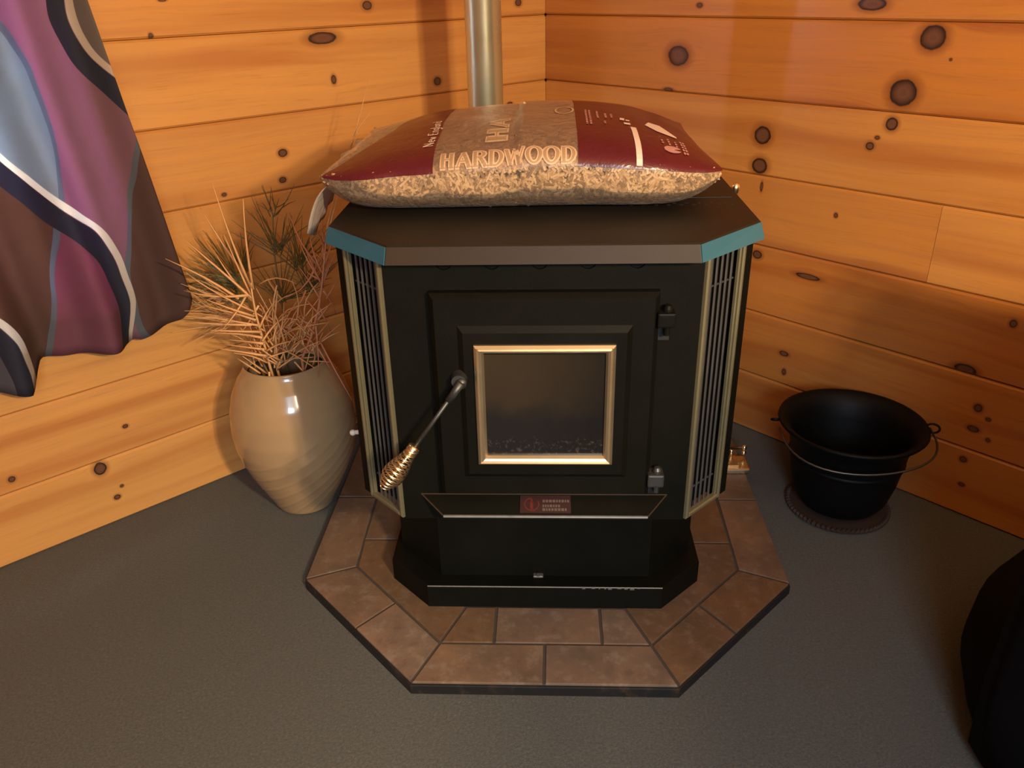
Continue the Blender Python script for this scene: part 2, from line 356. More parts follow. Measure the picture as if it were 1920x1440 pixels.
# per board (left, right): tone 0..1 (0 pale honey, 1 deep orange) and amount of red grain
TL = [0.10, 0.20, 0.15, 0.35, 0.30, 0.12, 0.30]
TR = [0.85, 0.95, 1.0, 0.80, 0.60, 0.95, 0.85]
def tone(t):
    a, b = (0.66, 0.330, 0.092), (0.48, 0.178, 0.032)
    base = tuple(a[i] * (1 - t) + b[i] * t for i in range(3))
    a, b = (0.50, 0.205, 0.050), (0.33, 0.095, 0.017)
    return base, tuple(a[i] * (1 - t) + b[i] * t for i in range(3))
WIN = (1.32, 2.32, 0.58, 1.85)          # opening in the left wall: from, to, sill, head
def plank_mesh(x0, x1, z0, z1, holes=False):
    b = bmesh.new(); g = 0.005
    L = [[(x0, -0.02, z0), (x0, -0.02, z1), (x1, -0.02, z1), (x1, -0.02, z0)], [(x0, -g, z0 + .0006), (x0, -g, z1 - .0006), (x1, -g, z1 - .0006), (x1, -g, z0 + .0006)],
         [(x0 + .0006, 0, z0 + g), (x0 + .0006, 0, z1 - g), (x1 - .0006, 0, z1 - g), (x1 - .0006, 0, z0 + g)]]
    return loft(b, L, True, True, True)
def plank_wall(name, sgn, T, K, ang):
    root = empty(name, (CX, CY, 0)); root.rotation_euler = (0, 0, ang); tag(root, kind='structure')
    bb = bmesh.new()
    if sgn > 0:
        for (a, b, c, d) in ((-.02, WIN[0], -.05, 2.5), (WIN[1], LEN, -.05, 2.5), (WIN[0], WIN[1], -.05, WIN[2]), (WIN[0], WIN[1], WIN[3], 2.5)): box(bb, a, b, -.1, -.0195, c, d)
    else: box(bb, -LEN, .02, -.1, -.0195, -.05, 2.5)
    obj('wall_backing', bb, M['backing'], root)
    for r in range(len(ZJ) - 1):
        z0, z1 = ZJ[r], ZJ[r + 1]
        spans = [(0.0, LEN, z0, z1)]
        if sgn < 0 and r == 3: spans = [(0.0, 1.182, z0, z1), (1.182, LEN, z0, z1)]
        if sgn > 0:
            lo, hi = max(z0, WIN[2]), min(z1, WIN[3])
            if hi > lo:
                spans = [(0.0, WIN[0], z0, z1), (WIN[1], LEN, z0, z1)]
                if z0 < WIN[2]: spans.append((WIN[0], WIN[1], z0, WIN[2]))
                if z1 > WIN[3]: spans.append((WIN[0], WIN[1], WIN[3], z1))
        for j, (a, b, c, d) in enumerate(spans):
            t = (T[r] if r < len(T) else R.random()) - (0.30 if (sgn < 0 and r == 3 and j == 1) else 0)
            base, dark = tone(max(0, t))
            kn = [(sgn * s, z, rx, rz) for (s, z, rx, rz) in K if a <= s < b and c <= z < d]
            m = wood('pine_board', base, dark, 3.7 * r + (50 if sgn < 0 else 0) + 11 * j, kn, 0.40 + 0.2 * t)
            x0, x1 = (a, b) if sgn > 0 else (-b, -a)
            obj('plank', plank_mesh(x0, x1, c, d), m, root)
    return root
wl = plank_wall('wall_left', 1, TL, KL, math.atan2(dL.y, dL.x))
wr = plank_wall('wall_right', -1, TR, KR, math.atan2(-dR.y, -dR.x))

# window behind the curtain (left wall)
win = empty('window_1', (CX, CY, 0)); win.rotation_euler = wl.rotation_euler; tag(win, kind='structure')
a, b, c, d = WIN
def casing(x0, x1, z0, z1, y0=-.0, y1=.018, name='casing_board'):
    bm = bmesh.new(); box(bm, x0, x1, y0, y1, z0, z1, .003, 2); obj(name, bm, M['casing'], win)
casing(a - .045, a, c - .045, d + .05); casing(b, b + .045, c - .045, d + .05); casing(a, b, d, d + .05); casing(a, b, c - .045, c)
bm = bmesh.new()
for (x0, x1, z0, z1) in ((a, a + .04, c, d), (b - .04, b, c, d), (a + .04, b - .04, c, c + .04), (a + .04, b - .04, d - .04, d), (a + .04, b - .04, (c + d) / 2 - .02, (c + d) / 2 + .02)): box(bm, x0, x1, -.08, -.04, z0, z1, .003)
obj('window_frame', bm, M['casing'], win)
bm = bmesh.new(); box(bm, a + .035, b - .035, -.062, -.058, c + .035, d - .035); obj('glass_pane', bm, M['pane'], win)

# ------------------------------------------------------------------ curtain
def interp(tab, x):
    if x <= tab[0][0]: return tab[0][1]
    for (x0, y0), (x1, y1) in zip(tab, tab[1:]):
        if x <= x1: return y0 + (y1 - y0) * (x - x0) / (x1 - x0)
    return tab[-1][1]
def make_curtain():
    NU, NV = 150, 70
    hem = [(0, 0.519), (0.012, 0.492), (0.03, 0.474), (0.07, 0.458), (0.115, 0.444), (0.128, 0.450), (0.145, 0.447), (0.25, 0.458), (0.315, 0.466), (0.335, 0.440), (0.355, 0.414), (0.405, 0.430), (0.55, 0.42), (1.2, 0.43)]
    ztop = 1.95
    bm = bmesh.new(); uvl = bm.loops.layers.uv.new('UVMap'); grid = []; uvs = {}
    for i in range(NU + 1):
        w = 1.18 * (i / NU) ** 1.15; col = []
        for j in range(NV + 1):
            zb = interp(hem, w); z = zb + (ztop - zb) * j / NV
            edge = interp([(0.40, 1.186), (0.52, 1.186), (0.93, 1.241), (1.12, 1.262), (1.95, 1.33)], z)
            f = max(0.0, 1 - 0.42 * (z - 0.45) / 1.5)
            s = edge + w * (0.86 + 0.14 * f)
            amp = 0.028 * (0.55 + 0.45 * f)
            off = 0.068 + amp * math.sin(w * 34 + 0.9 + 0.9 * z) * (0.35 + min(1, w * 6) * 0.65) + 0.012 * math.sin(w * 71 + 2 * z) + 0.006 * math.sin(z * 9 + w * 12)
            p = Vector((CX, CY, z)) + dL * s + dR * off
            vtx = bm.verts.new(p); uvs[vtx] = (w, z); col.append(vtx)
        grid.append(col)
    for i in range(NU):
        for j in range(NV):
            f = bm.faces.new((grid[i][j], grid[i + 1][j], grid[i + 1][j + 1], grid[i][j + 1]))
            for l in f.loops: l[uvl].uv = uvs[l.vert]
    o = obj('curtain', bm, M['curtain'], None, True)
    md = o.modifiers.new('thickness', 'SOLIDIFY'); md.thickness = 0.0012; md.offset = 0
    tag(o, 'patterned curtain with wavy purple, grey and red print hanging over the left wall window', 'curtain')
    # the hem is folded up behind the cloth: a second layer along the bottom edge
    bm = bmesh.new(); uvl = bm.loops.layers.uv.new('UVMap'); vs = o.data.vertices; rows = []
    for i in range(NU + 1):
        row = []
        for j in range(5):
            c_ = vs[i * (NV + 1) + j].co - dR * .004; v_ = bm.verts.new(c_); uvs[v_] = (1.18 * (i / NU) ** 1.15, c_.z); row.append(v_)
        rows.append(row)
    for i in range(NU):
        for j in range(4):
            f = bm.faces.new((rows[i][j], rows[i + 1][j], rows[i + 1][j + 1], rows[i][j + 1]))
            for l in f.loops: l[uvl].uv = uvs[l.vert]
    obj('hem', bm, M['curtain'], o, True)
    return o
make_curtain()
bm = bmesh.new(); p0 = Vector((CX, CY, 1.965)) + dL * 1.2 + dR * .07; p1 = Vector((CX, CY, 1.965)) + dL * 2.5 + dR * .07
tube(bm, [p0, p1], .012, 12); rod = obj('curtain_rod', bm, M['steel']); tag(rod, 'dark rod carrying the patterned curtain above the window', 'rod')

# ------------------------------------------------------------------ hearth pad
pad = empty('hearth_pad', (0, 0.55, 0)); PO = (0, .55, 0)
tag(pad, 'angular terracotta tiled hearth pad under the black stove', 'hearth')
OUT = [(-.237, 0), (.237, 0), (.5, .274), (.5, .985), (.003, 1.478), (-.5, .985), (-.5, .274)]
bm = bmesh.new(); prism(bm, OUT, 0, .0205, bev=.002); obj('base_slab', bm, M['slab'], pad, off=PO)
bm = bmesh.new(); prism(bm, inset(OUT, .004), .0205, .0243); obj('grout_bed', bm, M['grout'], pad, off=PO)
iL, iFL, iFR, iR = (-.3985, .317), (-.1955, .098), (.1985, .098), (.402, .316)
tiles = [[(-.237, 0), (.0, 0), (.001, .098), iFL], [(.0, 0), (.237, 0), iFR, (.001, .098)],
         [(-.5, .274), (-.364, .132), (-.297, .207), iL], [(-.364, .132), (-.237, 0), iFL, (-.297, .207)],
         [(.5, .274), iR, (.303, .210), (.362, .130)], [(.362, .130), (.303, .210), iFR, (.237, 0)],
         [(-.5, .274), iL, (-.405, .575), (-.5, .575)], [(.5, .274), (.5, .571), (.407, .571), iR],
         [(-.5, .575), (-.405, .575), (-.405, .88), (-.5, .88)], [(.5, .571), (.5, .88), (.407, .88), (.407, .571)],
         [(-.5, .88), (-.405, .88), (-.405, 1.079), (-.5, .985)], [(.5, .88), (.5, .985), (.407, 1.077), (.407, .88)],
         [iFL, (-.094, .098), (-.094, .197), (-.155, .197)], [(-.094, .098), (.108, .098), (.108, .197), (-.094, .197)], [(.108, .098), iFR, (.158, .197), (.108, .197)],
         [iFL, (-.155, .197), (-.302, .355), (-.302, .410), (-.403, .410), iL], [iFR, iR, (.405, .405), (.304, .405), (.304, .355), (.158, .197)],
         [(-.403, .410), (-.302, .410), (-.302, .71), (-.405, .71)], [(.405, .405), (.407, .71), (.304, .71), (.304, .405)],
         [(-.405, .71), (-.302, .71), (-.302, 1.0), (-.405, 1.0)], [(.407, .71), (.407, 1.0), (.304, 1.0), (.304, .71)],
         [(-.302, .41), (-.005, .41), (-.005, .71), (-.302, .71)], [(-.005, .41), (.304, .405), (.304, .71), (-.005, .71)],
         [(-.302, .71), (-.005, .71), (-.005, 1.0), (-.302, 1.0)], [(-.005, .71), (.304, .71), (.304, 1.0), (-.005, 1.0)]]
for t in tiles:
    bm = bmesh.new(); p = inset(t, .0028)
    prism(bm, p, .0225, .0269 + R.uniform(-.0004, .0004), bev=.0014)
    obj('tile', bm, M['tile'], pad, off=PO)

# ------------------------------------------------------------------ stove
SO = (0, .35, .0269)
st = empty('pellet_stove', SO); tag(st, 'black pellet stove with glass door, brass coil handle and teal lid corners', 'stove')
def sp(name, bm, mat, parent=st, smooth=False):
    return obj(name, bm, mat, parent, smooth, off=SO)
def oct_(bx, fy, ax, sy, by): return [(-bx, fy), (bx, fy), (ax, sy), (ax, by), (-ax, by), (-ax, sy)]
bm = bmesh.new(); prism(bm, oct_(.2287, .196, .3124, .2796, .66), .0269, .0776, bev=.003); sp('base', bm, M['stove'])
bm = bmesh.new(); prism(bm, oct_(.205, .231, .297, .322, .64), .0776, .365); sp('pedestal', bm, M['stove'])
bm = bmesh.new(); tube(bm, [(-.2285, .1965, .0776), (.2285, .1965, .0776)], .0014, 6); sp('edge_highlight', bm, M['wear_highlight'])  # pale strip paints in the highlight along the base's front edge
bm = bmesh.new()
for i in range(9):
    x = .075 + i * .013 + R.uniform(-.004, .004); l = R.uniform(.003, .010); box(bm, x, x + l, .1945, .1975, .0765 - R.uniform(0, .004), .0786, .0006)
o = sp('paint_chip', bm, M['wear_highlight']); o['kind'] = 'stuff'
bm = bmesh.new(); box(bm, -.022, -.002, .221, .233, .0785, .0835, .0015); tube(bm, [(-.012, .224, .0835), (-.012, .224, .0865)], .004, 10); sp('latch', bm, M['wear_highlight'])
# body with recessed corner bays
cx = Vector((.7071, .7071)); nin = Vector((-.7071, .7071)); A = Vector((.2215, .025)); B = Vector((.304, .1075))
notch = [tuple(A + cx * .004), tuple(A + cx * .004 + nin * .02), tuple(A + cx * .090 + nin * .02), tuple(A + cx * .090)]
half = [(.2215, .037)] + notch + [tuple(B), (.304, .635)]
half[0] = (.2215, .030)
poly = half + [(-x, y) for x, y in half[::-1]]
bm = bmesh.new(); prism(bm, poly, .364, .797); sp('body', bm, M['stove'])
# front plate with scalloped vent cut-outs
top = [(.2215, .364), (.2215, .797)]
for cxh in (.196, .13, .063, -.003, -.069, -.1355, -.198)[::1]:
    if abs(cxh) > .19: continue
    top += [(cxh + .0125 * math.cos(a), .793 - .0125 * math.sin(a)) if 0 < a < math.pi else (cxh + .0125 * math.cos(a), .797) for a in [math.pi * i / 8 for i in range(9)]]
top += [(-.2215, .797), (-.2215, .364)]
bm = bmesh.new(); prism(bm, top, .025, .0305, axis='y'); sp('front_panel', bm, M['stove'])
# lid
def ring(bx, fy, ax, sy, by, z): return [(x, y, z) for x, y in oct_(bx, fy, ax, sy, by)]
bm = bmesh.new()
loft(bm, [ring(.2105, -.0073, .3168, .1005, .668, .7983), ring(.2076, -.0012, .3108, .1062, .665, .8215), ring(.2064, .001, .309, .1072, .663, .8233)], True, True, True)
sp('lid', bm, M['lid'])
def facet(p0, p1, q0, q1, nrm, name, mat):
    bm = bmesh.new(); n = Vector(nrm) * .0012
    pts = [Vector(p) for p in (p0, p1, q1, q0)]
    loft(bm, [[p - n * .4 for p in pts], [p + n for p in pts]], True, True, True); return sp(name, bm, mat)
facet((-.2095, -.0073, .7983), (.2095, -.0073, .7983), (-.2066, -.0012, .8215), (.2066, -.0012, .8215), (0, -.97, .25), 'lid_fascia', M['fascia'])
for sg, lab in ((1, None), (-1, None)):
    facet((sg * .2110, -.0068, .7983), (sg * .3163, .1000, .7983), (sg * .2083, -.0005, .8213), (sg * .3104, .1056, .8213), (sg * .69, -.69, .2), 'lid_corner', M['teal'])
bm = bmesh.new(); box(bm, -.285, .2985, .243, .650, .8225, .8248, .0008); sp('hopper_lid', bm, M['lid'])
bm = bmesh.new()
for i in range(17):
    x = .136 + i * .0095; y = .211 if i % 2 else .201
    lathe(bm, [(.0034, 0), (.0034, .0004)], 10, (x, y, .8232), False, True)
o = sp('vent_perforation', bm, M['deep']); o['kind'] = 'stuff'
bm = bmesh.new(); lathe(bm, [(.004, 0), (.004, .0004)], 10, (.262, .283, .8247), False, True); sp('screw_hole', bm, M['deep'])
# corner grilles
def grille(sg):
    g = []
    def P(t, off, z): v = A + cx * t - nin * off; return (sg * v.x, v.y, z)
    def rail(t0, t1, z0, z1, o0, o1, bmm):
        loft(bmm, [[P(t0, o0, z0), P(t1, o0, z0), P(t1, o0, z1), P(t0, o0, z1)], [P(t0, o1 - .002, z0), P(t1, o1 - .002, z0), P(t1, o1 - .002, z1), P(t0, o1 - .002, z1)],
                   [P(t0 + .0022, o1, z0 + .0022), P(t1 - .0022, o1, z0 + .0022), P(t1 - .0022, o1, z1 - .0022), P(t0 + .0022, o1, z1 - .0022)]], True, True, True)
    bm = bmesh.new(); Z0, Z1 = .366, .7965
    for t0, t1, z0, z1 in ((.001, .0085, Z0, Z1), (.0085, .0125, Z0 + .008, Z1), (.0855, .0925, Z0, Z1), (.0820, .0855, Z0 + .008, Z1), (.0085, .0855, Z0, Z0 + .0085)):
        rail(t0, t1, z0, z1, -.003, .006 if (t1 - t0) > .006 or z1 - z0 < .1 else .003, bm)
    fr = sp('grille_frame', bm, M['pewter'])
    for i in range(5):
        t = .0225 + i * .0122; bm = bmesh.new()
        tube(bm, [P(t, -.004, Z0 + .006), P(t, -.004, Z1)], .0020, 6); sp('grille_bar', bm, M['bar'], fr)
    for z in (.41, .745):
        bm = bmesh.new(); tube(bm, [P(.012, -.0065, z), P(.082, -.0065, z)], .0016, 6); sp('cross_rod', bm, M['bar'], fr)
    return fr
for sg in (-1, 1): grille(sg)
# door
def rect(x0, x1, z0, z1, y): return [(x0, y, z0), (x1, y, z0), (x1, y, z1), (x0, y, z1)]
bm = bmesh.new()
X0, X1, Z0, Z1 = -.158, .162, .420, .7515
I0, I1, J0, J1 = -.1175, .1240, .459, .7035
G0, G1, H0, H1 = -.0835, .0895, .4975, .6645
loft(bm, [rect(X0, X1, Z0, Z1, .0252), rect(X0, X1, Z0, Z1, .013), rect(X0 + .007, X1 - .007, Z0 + .006, Z1 - .007, .005),
          rect(I0 - .002, I1 + .002, J0 - .002, J1 + .002, .005), rect(I0 + .006, I1 - .006, J0 + .006, J1 - .007, -.001),
          rect(G0, G1, H0, H1, -.001), rect(G0, G1, H0, H1, .012)], True)
door = sp('door', bm, M['stove'])
bm = bmesh.new(); F = (-.0965, .1030, .4845, .6795)
fx0, fx1, fz0, fz1 = F; w = .0135
loft(bm, [rect(fx0, fx1, fz0, fz1, -.0005), rect(fx0, fx1, fz0, fz1, -.005), rect(fx0 + .0035, fx1 - .0035, fz0 + .0035, fz1 - .0035, -.0085), rect(fx0 + .0055, fx1 - .0055, fz0 + .0055, fz1 - .0055, -.0065),
          rect(fx0 + .0075, fx1 - .0075, fz0 + .0075, fz1 - .0075, -.0078), rect(fx0 + .0105, fx1 - .0105, fz0 + .0105, fz1 - .0105, -.006), rect(fx0 + w, fx1 - w, fz0 + w, fz1 - w, -.001), rect(fx0 + w, fx1 - w, fz0 + w, fz1 - w, .004)], True)
sp('window_frame', bm, M['gold'], door)
bm = bmesh.new(); box(bm, G0 + .0005, G1 - .0005, .0025, .0065, H0 + .0005, H1 - .0005)
gl = obj('glass_pane', bm, M['soot_reflect'], door, off=(0, .0045, H0)); gl.location = (0, .0045 - SO[1], H0 - SO[2])
for hz in (.724, .462):
    bm = bmesh.new(); box(bm, .1585, .1835, .000, .0252, hz - .022, hz, .003, 2)
    lathe(bm, [(.0001, .0085), (.0045, .0075), (.0068, .003), (.007, 0), (.007, -.004)], 14, (.1735, .011, hz + .001)); tube(bm, [(.1735, .011, hz - .036), (.1735, .011, hz - .02)], .0045, 10)
    sp('hinge', bm, M['stove' if hz > .6 else 'steel'], door)
for z0, z1 in ((.675, .700), (.415, .434)):
    bm = bmesh.new(); box(bm, .163, .179, .0235, .0256, z0, z1); sp('hinge_slot', bm, M['deep'])
# handle
piv = at(860, 717, -.012); e0 = at(862, 722, -.020); e1 = at(778, 838, -.026); e2 = at(720, 913, -.030)
bm = bmesh.new(); bmesh.ops.create_cone(bm, cap_ends=True, segments=20, radius1=.0125, radius2=.0105, depth=.016, matrix=Matrix.Translation((piv.x, -.004, piv.z)) @ Matrix.Rotation(math.pi / 2, 4, 'X')); sp('latch_boss', bm, M['steel'], door)
bm = bmesh.new(); tube(bm, [(piv.x + .004, -.004, piv.z), (piv.x + .004, -.018, piv.z - .001)], .0075, 12); d_ = (e1 - e0).normalized()
tube(bm, [e0 - d_ * .004, e0 + d_ * .030], [.0062, .0052], 12); tube(bm, [e0 + d_ * .02, e1 + d_ * .012], .0032, 10); sp('handle_rod', bm, M['steel'], door, True)
bm = bmesh.new(); ax = (e2 - e1); Lh = ax.length; ax.normalize(); u_ = ax.orthogonal().normalized(); v_ = ax.cross(u_)
prof = [(0, .0088), (.16, .0088), (.30, .0105), (.45, .0142), (.62, .0172), (.74, .0165), (.88, .0118), (1.0, .0062)]
for hand in (1, -1):
    pts = []; turns = 11
    for i in range(turns * 14 + 1):
        t = i / (turns * 14); r = interp(prof, t); a_ = hand * 2 * math.pi * turns * t
        pts.append(e1 + ax * (Lh * t) + (u_ * math.cos(a_) + v_ * math.sin(a_)) * r)
    tube(bm, pts, .0012, 5)
sp('handle_coil', bm, M['brass'], door, True)
bm = bmesh.new(); tube(bm, [e1 - ax * .001, e1 + ax * .014], .0088, 14); tube(bm, [e1 + ax * .01, e2 - ax * .004], .0032, 8); sp('handle_ferrule', bm, M['brass'], door, True)
# ash lip under the door
bm = bmesh.new()
bk = [(-.193, .026, .4105), (.193, .026, .4105)]; fr_ = [(-.1545, -.010, .3935), (.1605, -.010, .3935)]
lo = .004
loft(bm, [[bk[0], bk[1], fr_[1], fr_[0]], [(p[0], p[1], p[2] - lo) for p in (bk[0], bk[1], fr_[1], fr_[0])]], True, True, True)
lip = sp('ash_lip', bm, M['stove'])
bm = bmesh.new(); tube(bm, [(-.1545, -.0105, .3935), (.1605, -.0105, .3935)], .0026, 8); sp('lip_edge', bm, M['wear_highlight'], lip)  # pale tube paints in the highlight along the front lip
bm = bmesh.new()
for p, q_ in ((bk[0], fr_[0]), (bk[1], fr_[1])): tube(bm, [p, q_], .0014, 6)
tube(bm, [(bk[0][0], .0245, .4112), (bk[1][0], .0245, .4112)], .0012, 6); sp('lip_rim', bm, M['fascia'], lip)
def lipp(x, t, off): return (x, .026 - .036 * t - off * .4, .4105 - .017 * t + off)
def plate(x0, x1, t0, t1, o0, o1, bmm):
    c_ = [(x0, t0), (x1, t0), (x1, t1), (x0, t1)]
    loft(bmm, [[lipp(x, t, o0) for x, t in c_], [lipp(x, t, o1) for x, t in c_]], True, True, True)
bm = bmesh.new(); plate(-.036, .043, .10, .88, .0, .0022, bm)
pl_ = sp('badge', bm, plain('badge_dark_red', (0.022, 0.0065, 0.006), .45), lip)
bm = bmesh.new()
for rr in ((.0120, .0100),):
    for i in range(20):
        a0, a1 = math.radians(-60 + 300 * i / 20), math.radians(-60 + 300 * (i + 1) / 20)
        c_ = [(-.018 + rr[k] * math.cos(aa + .5), .5 + rr[k] * math.sin(aa + .5) / .040) for k, aa in ((0, a0), (0, a1), (1, a1), (1, a0))]
        loft(bm, [[lipp(x, t, .0022) for x, t in c_], [lipp(x, t, .0027) for x, t in c_]], True, True, True)
plate(-.0205, -.0155, .40, .74, .0022, .0027, bm); plate(-.0195, -.0165, .26, .42, .0022, .0027, bm)
sp('emblem', bm, plain('emblem_red', (0.075, 0.009, 0.008), .45), pl_)
bm = bmesh.new()
for row, n_ in ((.30, 9), (.52, 7), (.68, 8)):
    x = -.001
    for i in range(n_):
        w_ = R.uniform(.0022, .0046); plate(x, x + w_, row, row + .11, .0022, .0026, bm); x += w_ + .0012
        if x > .039: break
sp('badge_print', bm, plain('badge_grey_print', (0.075, 0.050, 0.040), .5), pl_)
bm = bmesh.new(); tube(bm, [(-.303, .152, .451), (-.322, .150, .451)], .004, 10); bmesh.ops.create_uvsphere(bm, u_segments=12, v_segments=8, radius=.0055, matrix=Matrix.Translation((-.325, .149, .451))); sp('side_knob', bm, M['cloth_white'], st, True)

# vent pipe
bm = bmesh.new(); PX, PY = -.127, 0.82; r_ = .0385
lathe(bm, [(r_, 2.44), (r_, 1.40), (r_ + .002, 1.396), (r_ + .002, 1.385), (r_, 1.38), (r_, .50)], 40, (PX, PY, 0), True, True)
vp = empty('stove_pipe', (PX, PY, .30)); tag(vp, 'silver vent pipe rising behind the pellet bag in the corner', 'pipe')
obj('pipe_run', bm, M['pipe'], vp, True, off=vp.location); autosmooth(vp.children[0])
bm = bmesh.new(); tube(bm, [(PX, PY - .02, .52), (PX, PY - .10, .52), (PX, PY - .183, .52)], .0405, 24); lathe(bm, [(.0415, .40), (.0415, .62)], 28, (PX, PY, 0), True, True); obj('pipe_tee', bm, M['pipe'], vp, True, off=vp.location)

# ------------------------------------------------------------------ pellet bag
BX, BL, BY, BD, BZ = -.035, .288, .384, .238, .8250
def bag(u, th, off=0.0):
    """u along the bag -1..1, th = 0 front edge, 90 top, 180 back, 270 bottom"""
    au = abs(u)
    zt = .882 + (.054 if u < 0 else .059) * max(0, 1 - au ** (1.8 if u < 0 else 2.7)) ** .75; zb = BZ + .044 * au ** 12
    zc = zb + (zt - zb) * (.60 + .12 * max(0, au - .5))
    c, s = math.cos(th), math.sin(th)
    y = BY - (BD - .030 * au ** 8) * math.copysign(abs(c) ** (.80 if s > 0 else .30), c)
    z = zc + ((zt - zc) * abs(s) ** 1.0 if s > 0 else -(zc - zb) * abs(s) ** .55)
    x = BX + BL * u
    x += .012 * math.copysign(au ** 8, u) * abs(c) ** 2
    p = Vector((x, y, z))
    n = mnoise.noise(p * 9.0) * .006 + mnoise.noise(p * 23.0) * .0022
    w = min(1, max(0, (z - BZ) / .03)) * min(1, (1 - au) * 8 + .15)
    k = (p - Vector((BX + BL * u * .8, BY, zc))).normalized()
    return p + k * (n * w)
def bag_n(u, th):
    h = 1e-3; a_ = bag(min(.999, u + h), th) - bag(max(-.999, u - h), th); b_ = bag(u, th + h) - bag(u, th - h)
    n = b_.cross(a_)
    if n.length < 1e-12: n = Vector((0, 0, 1))
    n.normalize(); c_ = bag(u, th) - Vector((BX + BL * u * .9, BY, .86))
    return n if n.dot(c_) > 0 else -n
BO = (BX, BY, BZ)
bagr = empty('pellet_bag', BO); tag(bagr, 'plump clear plastic bag of wood pellets with burgundy printed panels lying on the stove', 'bag')
def bag_patch(u0, u1, t0, t1_, off, nu, nt):
    bm = bmesh.new(); rows = []
    for i in range(nu + 1):
        u = u0 + (u1 - u0) * i / nu; t1 = t1_(u) if callable(t1_) else t1_
        rows.append([bm.verts.new(bag(u, t0 + (t1 - t0) * j / nt) + bag_n(u, t0 + (t1 - t0) * j / nt) * off) for j in range(nt + 1)])
    for i in range(nu):
        for j in range(nt): bm.faces.new((rows[i][j], rows[i + 1][j], rows[i + 1][j + 1], rows[i][j + 1]))
    return bm
def bag_shell(off, nu=60, nt=72):
    bm = bmesh.new(); rows = []
    for i in range(nu + 1):
        u = -1 + 2 * i / nu; u = math.copysign(abs(u) ** .8, u) * .999
        rows.append([bm.verts.new(bag(u, TAU * j / nt) + bag_n(u, TAU * j / nt) * off) for j in range(nt)])
    for i in range(nu):
        for j in range(nt): bm.faces.new((rows[i][j], rows[i + 1][j], rows[i + 1][(j + 1) % nt], rows[i][(j + 1) % nt]))
    bm.faces.new(rows[0]); bm.faces.new(rows[-1][::-1])
    return bm
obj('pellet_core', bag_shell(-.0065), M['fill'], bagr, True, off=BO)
UA, UB = (-.158 - BX) / BL, (.052 - BX) / BL
TF = rad(1.5)
# pellets: too many to pick apart, one part of real little cylinders
def lefttop(u): return TF + (rad(150) - TF) * min(1, max(0, (u + .985) / (UA + .985))) ** .62
V, Fc, TN = [], [], []
def add_pellet(p, d, n, L, r):
    d = d.normalized(); b_ = n.cross(d).normalized(); base = len(V); k = 6
    for e_ in (-.5, .5):
        for i in range(k):
            a_ = TAU * i / k; V.append(p + d * (L * e_) + (n * math.sin(a_) + b_ * math.cos(a_)) * r)
    for i in range(k): Fc.append((base + i, base + (i + 1) % k, base + k + (i + 1) % k, base + k + i))
    TN.extend([R.random()] * (k + 2)); Fc.append(tuple(base + i for i in range(k))[::-1]); Fc.append(tuple(base + k + i for i in range(k)))
cnt = 0
while cnt < 7600:
    u = R.uniform(-.99, .99)
    th = rad(R.uniform(-84, 4) if R.random() < .60 else R.uniform(0, 182))
    if th > TF + .03 and not (UA - .01 < u < UB + .01) and th < (lefttop(u) if u < 0 else rad(170)): continue
    p = bag(u, th); n = bag_n(u, th); d = Vector((R.gauss(0, 1), R.gauss(0, 1), R.gauss(0, 1))); d -= n * d.dot(n) * .97
    add_pellet(p - n * R.uniform(.0015, .0040), d, (n - d.normalized() * n.dot(d.normalized())).normalized(), R.uniform(.010, .019), R.uniform(.0025, .0032)); cnt += 1
me = bpy.data.meshes.new('pellets'); me.from_pydata([tuple(v - Vector(BO)) for v in V], [], Fc); me.update()
me.attributes.new('tint', 'FLOAT', 'FACE').data.foreach_set('value', TN)
o = link('pellets', me, M['pellet'], bagr); o['kind'] = 'stuff'
obj('clear_film', bag_patch(-.985, .985, rad(-88), TF, .0030, 80, 26), M['film'], bagr, True, off=BO)
obj('hazy_panel', bag_patch(UA, UB, TF, rad(178), .0032, 34, 60), M['haze'], bagr, True, off=BO)
o = obj('printed_panel', bag_patch(-.985, UA, TF, lefttop, .0036, 40, 60), M['burg'], bagr, True, off=BO); o['label'] = 'left burgundy printed panel'
o = obj('printed_panel', bag_patch(UB, .992, TF, rad(172), .0036, 44, 60), M['burg'], bagr, True, off=BO); o['label'] = 'right burgundy printed panel with white stripe'
obj('clear_film', bag_patch(-.985, UA, rad(3), rad(180), .0032, 34, 40), M['film'], bagr, True, off=BO)
